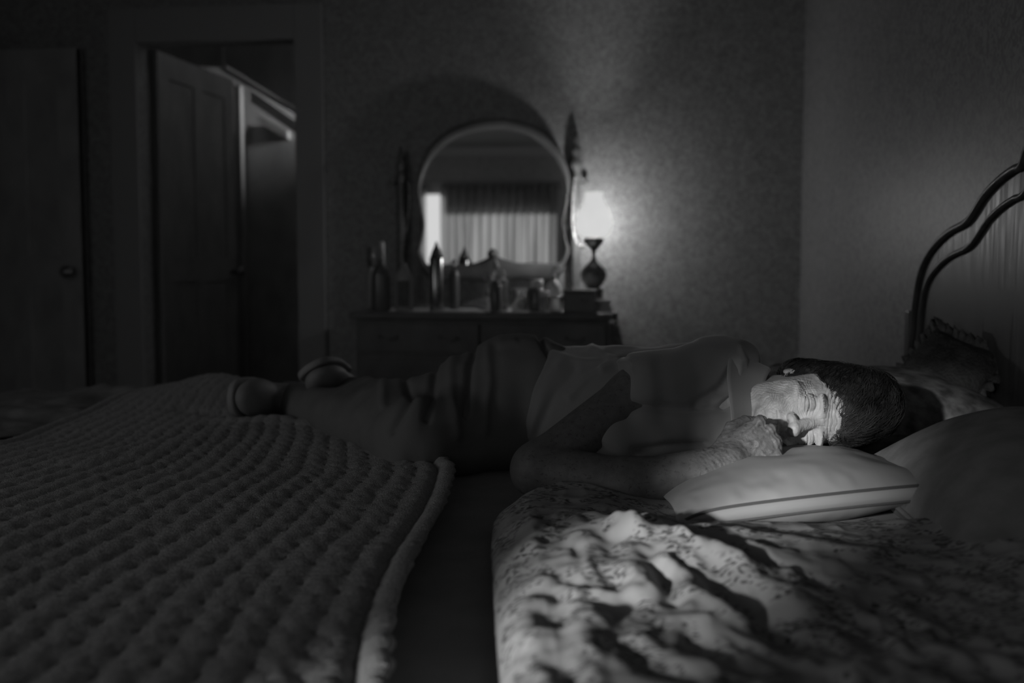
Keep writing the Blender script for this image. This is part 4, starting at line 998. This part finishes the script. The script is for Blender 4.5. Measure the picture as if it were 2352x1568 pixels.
def polar(c, n):
    a = np.arctan2(c[:, 1] - co_[1], c[:, 0] - co_[0]); r_ = np.hypot(c[:, 0] - co_[0], c[:, 1] - co_[1]); s = np.argsort(a); a, r_ = a[s], r_[s]
    g = np.linspace(-np.pi, np.pi, n, endpoint=False); rr_ = np.interp(g, np.concatenate([a - 2 * np.pi, a, a + 2 * np.pi]), np.tile(r_, 3)); return np.stack([co_[0] + rr_ * np.cos(g), co_[1] + rr_ * np.sin(g)], 1)
PO, PI_ = polar(oo, n_), polar(ii, n_)
secs = [(PO, .018), (PO, -.012), (PO * .75 + PI_ * .25, -.022), (PO * .35 + PI_ * .65, -.020), (PI_, -.008), (PI_, .018)]
V = []
for c_, y_ in secs: V += [(p[0], y_, p[1]) for p in c_]
Q = []
for k in range(len(secs)):
    k2 = (k + 1) % len(secs)
    for i_ in range(n_): j_ = (i_ + 1) % n_; Q.append((k * n_ + i_, k * n_ + j_, k2 * n_ + j_, k2 * n_ + i_))
fr = link('mirror_frame', np_mesh('mirror_frame', V, Q), M['wood'], mi, smooth=True)
gl = prism('mirror_glass', [tuple(p) for p in (PI_ - co_) * 1.01 + co_], 'Y', 0.0, .006, M['mirror'], mi)
cr_ = mo(1132, 583)
lathe('carved_crest', [(0, -.02), (.02, -.015), (.026, 0), (.016, .014), (.006, .022), (0, .026)], M['wood'], mi, loc=(cr_[0], -.02, cr_[1]), n=20)
for px_, ytop in ((919, 338), (1323, 302)):
    x_, zt = mo(px_, ytop); H_ = zt
    prof = [(0, 0), (.026, 0), (.026, .03), (.018, .04), (.024, .07), (.018, .1)]
    zz = .1
    while zz < H_ - .2: prof += [(.0185, zz + .012), (.0235, zz + .024)]; zz += .024
    prof += [(.018, H_ - .17), (.026, H_ - .16), (.026, H_ - .13), (.017, H_ - .12), (.024, H_ - .095), (.02, H_ - .07), (.012, H_ - .06), (.016, H_ - .045), (.010, H_ - .02), (.004, H_), (0, H_)]
    prof = [p for k, p in enumerate(prof)]
    po = lathe('mirror_post', prof, M['wood'], mi, loc=(x_, .012, .001), n=20)
    sgn_ = 1 if px_ > 1132 else -1
    kz = mo(px_, 420)[1]
    bm = bmesh.new(); add_lathe(bm, [(0, .0), (.005, 0), (.005, .028), (.013, .032), (.014, .042), (.007, .05), (0, .051)], 16)
    bm_obj('tilt_knob', bm, M['wood'], po, smooth=True, loc=(sgn_ * .008, -.005, kz), rot=(0, R(90) * sgn_, 0))
    box('post_foot', (x_ - .03, x_ + .03, -.05, .04, .0, .02), M['wood'], mi, bevel=.004)
# strings of beads hung over the mirror posts
def beads(name, label, path, r, m, grp='bead strings on the mirror'):
    s = spline([np.array(p) for p in path], 30); L = np.concatenate([[0], np.cumsum(np.linalg.norm(np.diff(s, axis=0), axis=1))])
    bm = bmesh.new(); t = 0; k = 0
    while t < L[-1]:
        rr_ = r * (1.25 if k % 4 == 0 else .85 + .2 * math.sin(k * 2.3)); p = [np.interp(t, L, s[:, a]) for a in range(3)]
        bmesh.ops.create_icosphere(bm, subdivisions=2, radius=rr_, matrix=Matrix.Translation(p)); t += rr_ * 2.1; k += 1
    return tag(bm_obj(name, bm, m, smooth=True), label, 'necklace')
def Pm(px_, py_, y_): return ony(px_, py_, y_)
beads('bead_necklace', 'pale glass bead string hanging from the right mirror post beside the lamp', [Pm(1322, 408, 4.52), Pm(1317, 440, 4.51), Pm(1315, 480, 4.50), Pm(1315, 520, 4.49), Pm(1320, 548, 4.44), Pm(1330, 562, 4.41), Pm(1340, 568, 4.39)], .0058, M['bead'])
beads('bead_necklace', 'dull bead string hanging from the left mirror post', [Pm(938, 420, 4.51), Pm(940, 460, 4.50), Pm(936, 500, 4.50), Pm(928, 545, 4.50), Pm(921, 572, 4.50)], .0045, M['bead2'])

# ------------------------------------------------------------------ things on the dresser
def spot(px_, y_): p = ony(px_, 700, y_); return (p[0], y_, ZO)
def sc_(y_): return (y_ * math.cos(YAW)) / F * 1.0 * 1.02          # metres per picture pixel there
def turned(name, label, cat, px_, y_, parts, sy=1.0, group=None):
    """parts: (name, [(radius px, height px above the base)], material, flute)"""
    k = sc_(y_); t = empty(name, spot(px_, y_), label, cat, group)
    for nm, prof, m, *fl_ in parts:
        lathe(nm, [(a * k, b * k) for a, b in prof], m, t, n=36, sy=sy, flute=fl_[0] if fl_ else 0, fa=fl_[1] if fl_ else 0)
    return t
# oil style table lamp
LY = 4.37; lk = sc_(LY)
lp_ = turned('table_lamp', 'lit milk glass table lamp with dark urn base beside the mirror', 'lamp', 1363, LY, [
    ('lamp_base', [(0, 0), (34, 0), (34, 5), (28, 9), (22, 12), (21, 36), (24, 44), (17, 48), (0, 48)], M['ceramic']),
    ('lamp_font', [(0, 48.2), (12, 48.2), (20, 54), (27, 66), (30, 78), (26, 90), (15, 101), (7, 108), (4, 118), (3.5, 128), (8, 134), (0, 134)], M['ceramic']),
    ('lamp_burner', [(0, 134.2), (6, 134.2), (12, 140), (20, 148), (22, 158), (22, 160), (0, 160)], M['brass'], 12, .04),
    ('lamp_shade', [(23, 160.5), (27, 162), (35, 170), (41, 182), (42.5, 195), (39, 211), (31, 227), (24, 240), (20.5, 252), (20.5, 262)], M['shade'])])
k_ = bmesh.new(); bmesh.ops.create_uvsphere(k_, u_segments=12, v_segments=8, radius=4.5 * lk)
bm_obj('burner_key', k_, M['silver'], [c for c in lp_.children if c.name.startswith('lamp_burner')][0], smooth=True, loc=(0, -22 * lk, 147 * lk))
sx_, sy_, _ = spot(1363, LY)
light('lamp_bulb', 'POINT', (sx_, sy_, ZO + 205 * lk), 20, shadow_soft_size=.02)

# wooden box standing in front of the lamp, and books beside
def boxy(name, label, cat, pxa, pxb, ytop, ybot, yf, depth, m):
    a = ony(pxa, 700, yf)[0]; b = ony(pxb, 700, yf)[0]; h = (ybot - ytop) * sc_(yf)
    t = empty(name, ((a + b) / 2, yf + depth / 2, ZO), label, cat); w2 = (b - a) / 2
    return t, w2, depth / 2, h
t, w2, d2, h = boxy('jewellery_box', 'black lacquer box with small metal pulls in front of the lamp', 'box', 1293, 1369, 662, 712, 4.085, .06, M['lacquer'])
box('box_body', (-w2, w2, -d2, d2, 0, h * .82), M['lacquer'], t, bevel=.002)
box('box_lid', (-w2 - .002, w2 + .002, -d2 - .002, d2 + .002, h * .83, h), M['lacquer'], t, bevel=.003)
for fx in (-.1, .16):
    bm = bmesh.new(); add_lathe(bm, [(0, 0), (.006, 0), (.007, .004), (0, .008)], 12); bm_obj('pull', bm, M['silver'], t, smooth=True, loc=(w2 * (.3 + fx), -d2 - .001, h * .55), rot=(R(90), 0, 0))
zb_ = ZO
for lab, pa, pb, th_, dy in (('dark covered book at the bottom of the stack by the lamp', 1362, 1406, 9, 0), ('dark covered book in the middle of the stack by the lamp', 1366, 1402, 9, .006), ('thin book with bright page edges on top of the stack by the lamp', 1367, 1404, 8, .003)):
    a = ony(pa, 700, 4.10)[0]; b = ony(pb, 700, 4.10)[0]; w2 = (b - a) / 2; h = th_ * sc_(4.1) - .0006
    t = empty('book', ((a + b) / 2, 4.16 + dy, zb_), lab, 'book', 'books by the lamp')
    box('page_block', (-w2 + .003, w2 - .003, -.048, .048, .002, h - .002), M['paper'], t)
    boxes('book_cover', [(-w2, w2, -.05, .05, 0, .0017), (-w2, w2, -.05, .05, h - .0017, h)], M['cover'], t)
    zb_ += h + .0006
# bottles on the left
turned('lotion_bottle', 'pale shampoo bottle with tall dark cap at the left end of the dresser', 'bottle', 853, 4.28, [
    ('bottle_body', [(0, 0), (11, 0), (13, 4), (13, 70), (11, 84), (6, 96), (0, 98)], M['pale']),
    ('bottle_cap', [(0, 98.3), (9, 98.3), (9.5, 120), (8, 140), (0, 142)], M['black'])])
turned('spray_bottle', 'black bottle with sloping shoulders in front at the left end of the dresser', 'bottle', 875, 4.14, [
    ('bottle_body', [(0, 0), (21, 0), (22, 4), (22, 78), (19, 92), (11, 104), (8, 108), (0, 108)], M['black']),
    ('bottle_neck', [(0, 108.3), (5, 108.3), (5, 116), (0, 116)], M['black'])], sy=.6)
turned('perfume_tube', 'slim pale capped tube catching the lamp light at the left end', 'bottle', 879, 4.34, [
    ('tube_body', [(0, 0), (7, 0), (7, 112), (0, 112)], M['pale']),
    ('tube_cap', [(0, 112.3), (5.5, 112.3), (5.5, 150), (4, 154), (0, 155)], M['white'])])
lb_ = turned('lotion_bottle', 'clear flat lotion bottle with a dark rectangular label left of the mirror', 'bottle', 928, 4.16, [
    ('bottle_body', [(0, 0), (20, 0), (21, 3), (21, 72), (18, 82), (11, 94), (7, 100), (0, 100)], M['pale']),
    ('bottle_cap', [(0, 100.3), (6.5, 100.3), (6.5, 108), (0, 108)], M['pale'])], sy=.45)
k = sc_(4.16); box('bottle_label', (-13.5 * k, 13.5 * k, -.021 * .88, -.0172, 8 * k, 68 * k), M['label'], lb_)
turned('spray_can', 'tall slim black spray can with pointed cap before the mirror', 'bottle', 1003, 4.16, [
    ('can_body', [(0, 0), (16, 0), (16.5, 2), (16.5, 118), (14, 124), (0, 124)], M['gloss']),
    ('can_cap', [(0, 124.3), (14, 124.3), (10, 136), (5, 146), (2, 156), (0, 158)], M['black'])])
turned('perfume_bottle', 'small dark perfume bottle with round glass stopper near the mirror centre left', 'bottle', 1043, 4.30, [
    ('bottle_body', [(0, 0), (10, 0), (12, 20), (12, 78), (8, 90), (4, 94), (0, 94)], M['black']),
    ('stopper', [(0, 94.3), (3, 94.3), (6.5, 101), (6.5, 107), (3, 113), (0, 114)], M['glass'])])
# china dancer figurine with spread dress
k = sc_(4.24); fg = empty('porcelain_figurine', spot(1118, 4.24), 'glossy porcelain figurine with trailing skirt at the middle of the dresser', 'figurine')
def fig(P):
    p = P / k
    d = cap(p, (8, 0, 60), (14, 0, 84), 7, 6); d = smin(d, ell(p, (22, 0, 100), (7, 7, 8)), 3); d = smin(d, cap(p, (8, 0, 60), (0, 0, 14), 8, 16), 6)
    d = smin(d, cap(p, (0, 0, 12), (-50, -2, 14), 13, 4), 9); d = smin(d, cap(p, (4, -4, 26), (-34, -8, 18), 8, 4), 6)
    d = smin(d, cap(p, (12, -3, 80), (-6, -6, 82), 4, 3), 3); d = smin(d, cap(p, (-6, -6, 82), (-2, -8, 68), 3, 2.5), 2); d = smin(d, cap(p, (22, 0, 106), (19, 1, 116), 4.5, 2), 2)
    d = smax(d, -p[:, 2] + 1, 1); return d * k
v, q_ = isosurf(fig, np.array([-60, -22, -3]) * k, np.array([36, 22, 124]) * k, 1.2 * k)
v = v + normals(v, q_) * (.0012 * np.cos(v[:, 0] / k * .5 + v[:, 1] / k))[:, None]
link('figure', np_mesh('figure', v, q_), M['porcelain'], fg, smooth=True)
turned('spray_can', 'short black can in front of the porcelain figurine', 'bottle', 1139, 4.09, [
    ('can_body', [(0, 0), (13, 0), (13.5, 2), (13.5, 56), (11, 62), (0, 62)], M['black']), ('can_cap', [(0, 62.3), (9, 62.3), (8, 70), (0, 71)], M['black'])])
turned('perfume_bottle', 'faceted glass perfume bottle with ball stopper right of the figurine', 'bottle', 1156, 4.20, [
    ('bottle_body', [(0, 0), (9, 0), (9, 40), (7, 52), (10, 60), (10, 68), (5, 74), (0, 74)], M['glass'], 8, .05),
    ('stopper', [(0, 74.3), (3, 74.3), (6, 80), (6, 86), (3, 91), (0, 92)], M['glass'])])
turned('glass_tumbler', 'clear ribbed glass tumbler standing between the perfume and the jars', 'glass', 1193, 4.18, [
    ('tumbler_wall', [(0, 1), (15, 1), (17, 50), (18, 52), (18, 50), (19, 52), (17.5, 0), (0, 0)], M['glass'], 16, .02)])
turned('cream_jar', 'dark jar with bright white lid behind the pump bottle', 'jar', 1233, 4.22, [
    ('jar_body', [(0, 0), (18, 0), (19, 3), (19, 44), (15, 50), (0, 50)], M['black']), ('jar_lid', [(0, 50.3), (14, 50.3), (14, 68), (12, 70), (0, 70)], M['white'])])
turned('cream_jar', 'small low white jar between the dark jar and the pump bottle', 'jar', 1250, 4.12, [
    ('jar_body', [(0, 0), (11, 0), (12, 3), (12, 32), (0, 32)], M['pale']), ('jar_lid', [(0, 32.3), (12, 32.3), (12, 44), (10, 46), (0, 46)], M['white'])])
pb = turned('pump_bottle', 'pale soap pump bottle with bent nozzle by the black box', 'bottle', 1272, 4.20, [
    ('bottle_body', [(0, 0), (17, 0), (18, 3), (18, 40), (17, 52), (11, 64), (6, 70), (0, 70)], M['white']),
    ('pump_collar', [(0, 70.3), (6, 70.3), (6, 78), (2.2, 79), (2.2, 92), (4, 93), (4, 98), (0, 98)], M['pale'])])
k = sc_(4.2); tube('nozzle', spline([(-4 * k, 0, 97 * k), (4 * k, 0, 99 * k), (12 * k, 0, 98 * k), (15 * k, 0, 93 * k)], 5), 2.4 * k, M['pale'], pb, 10)
turned('trinket_dish', 'small cut glass pot with metal rim at the front by the black box', 'dish', 1274, 4.08, [
    ('pot_wall', [(0, 1), (14, 2), (16, 30), (17, 31), (18, 30), (15, 0), (0, 0)], M['glass'], 12, .04), ('pot_rim', [(16.2, 31.2), (18.4, 31.2), (18.8, 34), (17, 35.5), (15.6, 34)], M['silver'])])
turned('hand_cream_tin', 'flat grey tin lying behind the glass tumbler and dark jar', 'tin', 1215, 4.29, [
    ('tin_body', [(0, 0), (19, 0), (19.5, 1), (19.5, 12), (0, 12)], M['pale']), ('tin_lid', [(0, 12.3), (20, 12.3), (20, 17), (18, 18), (0, 18)], M['label'])])

bpy.context.view_layer.update()
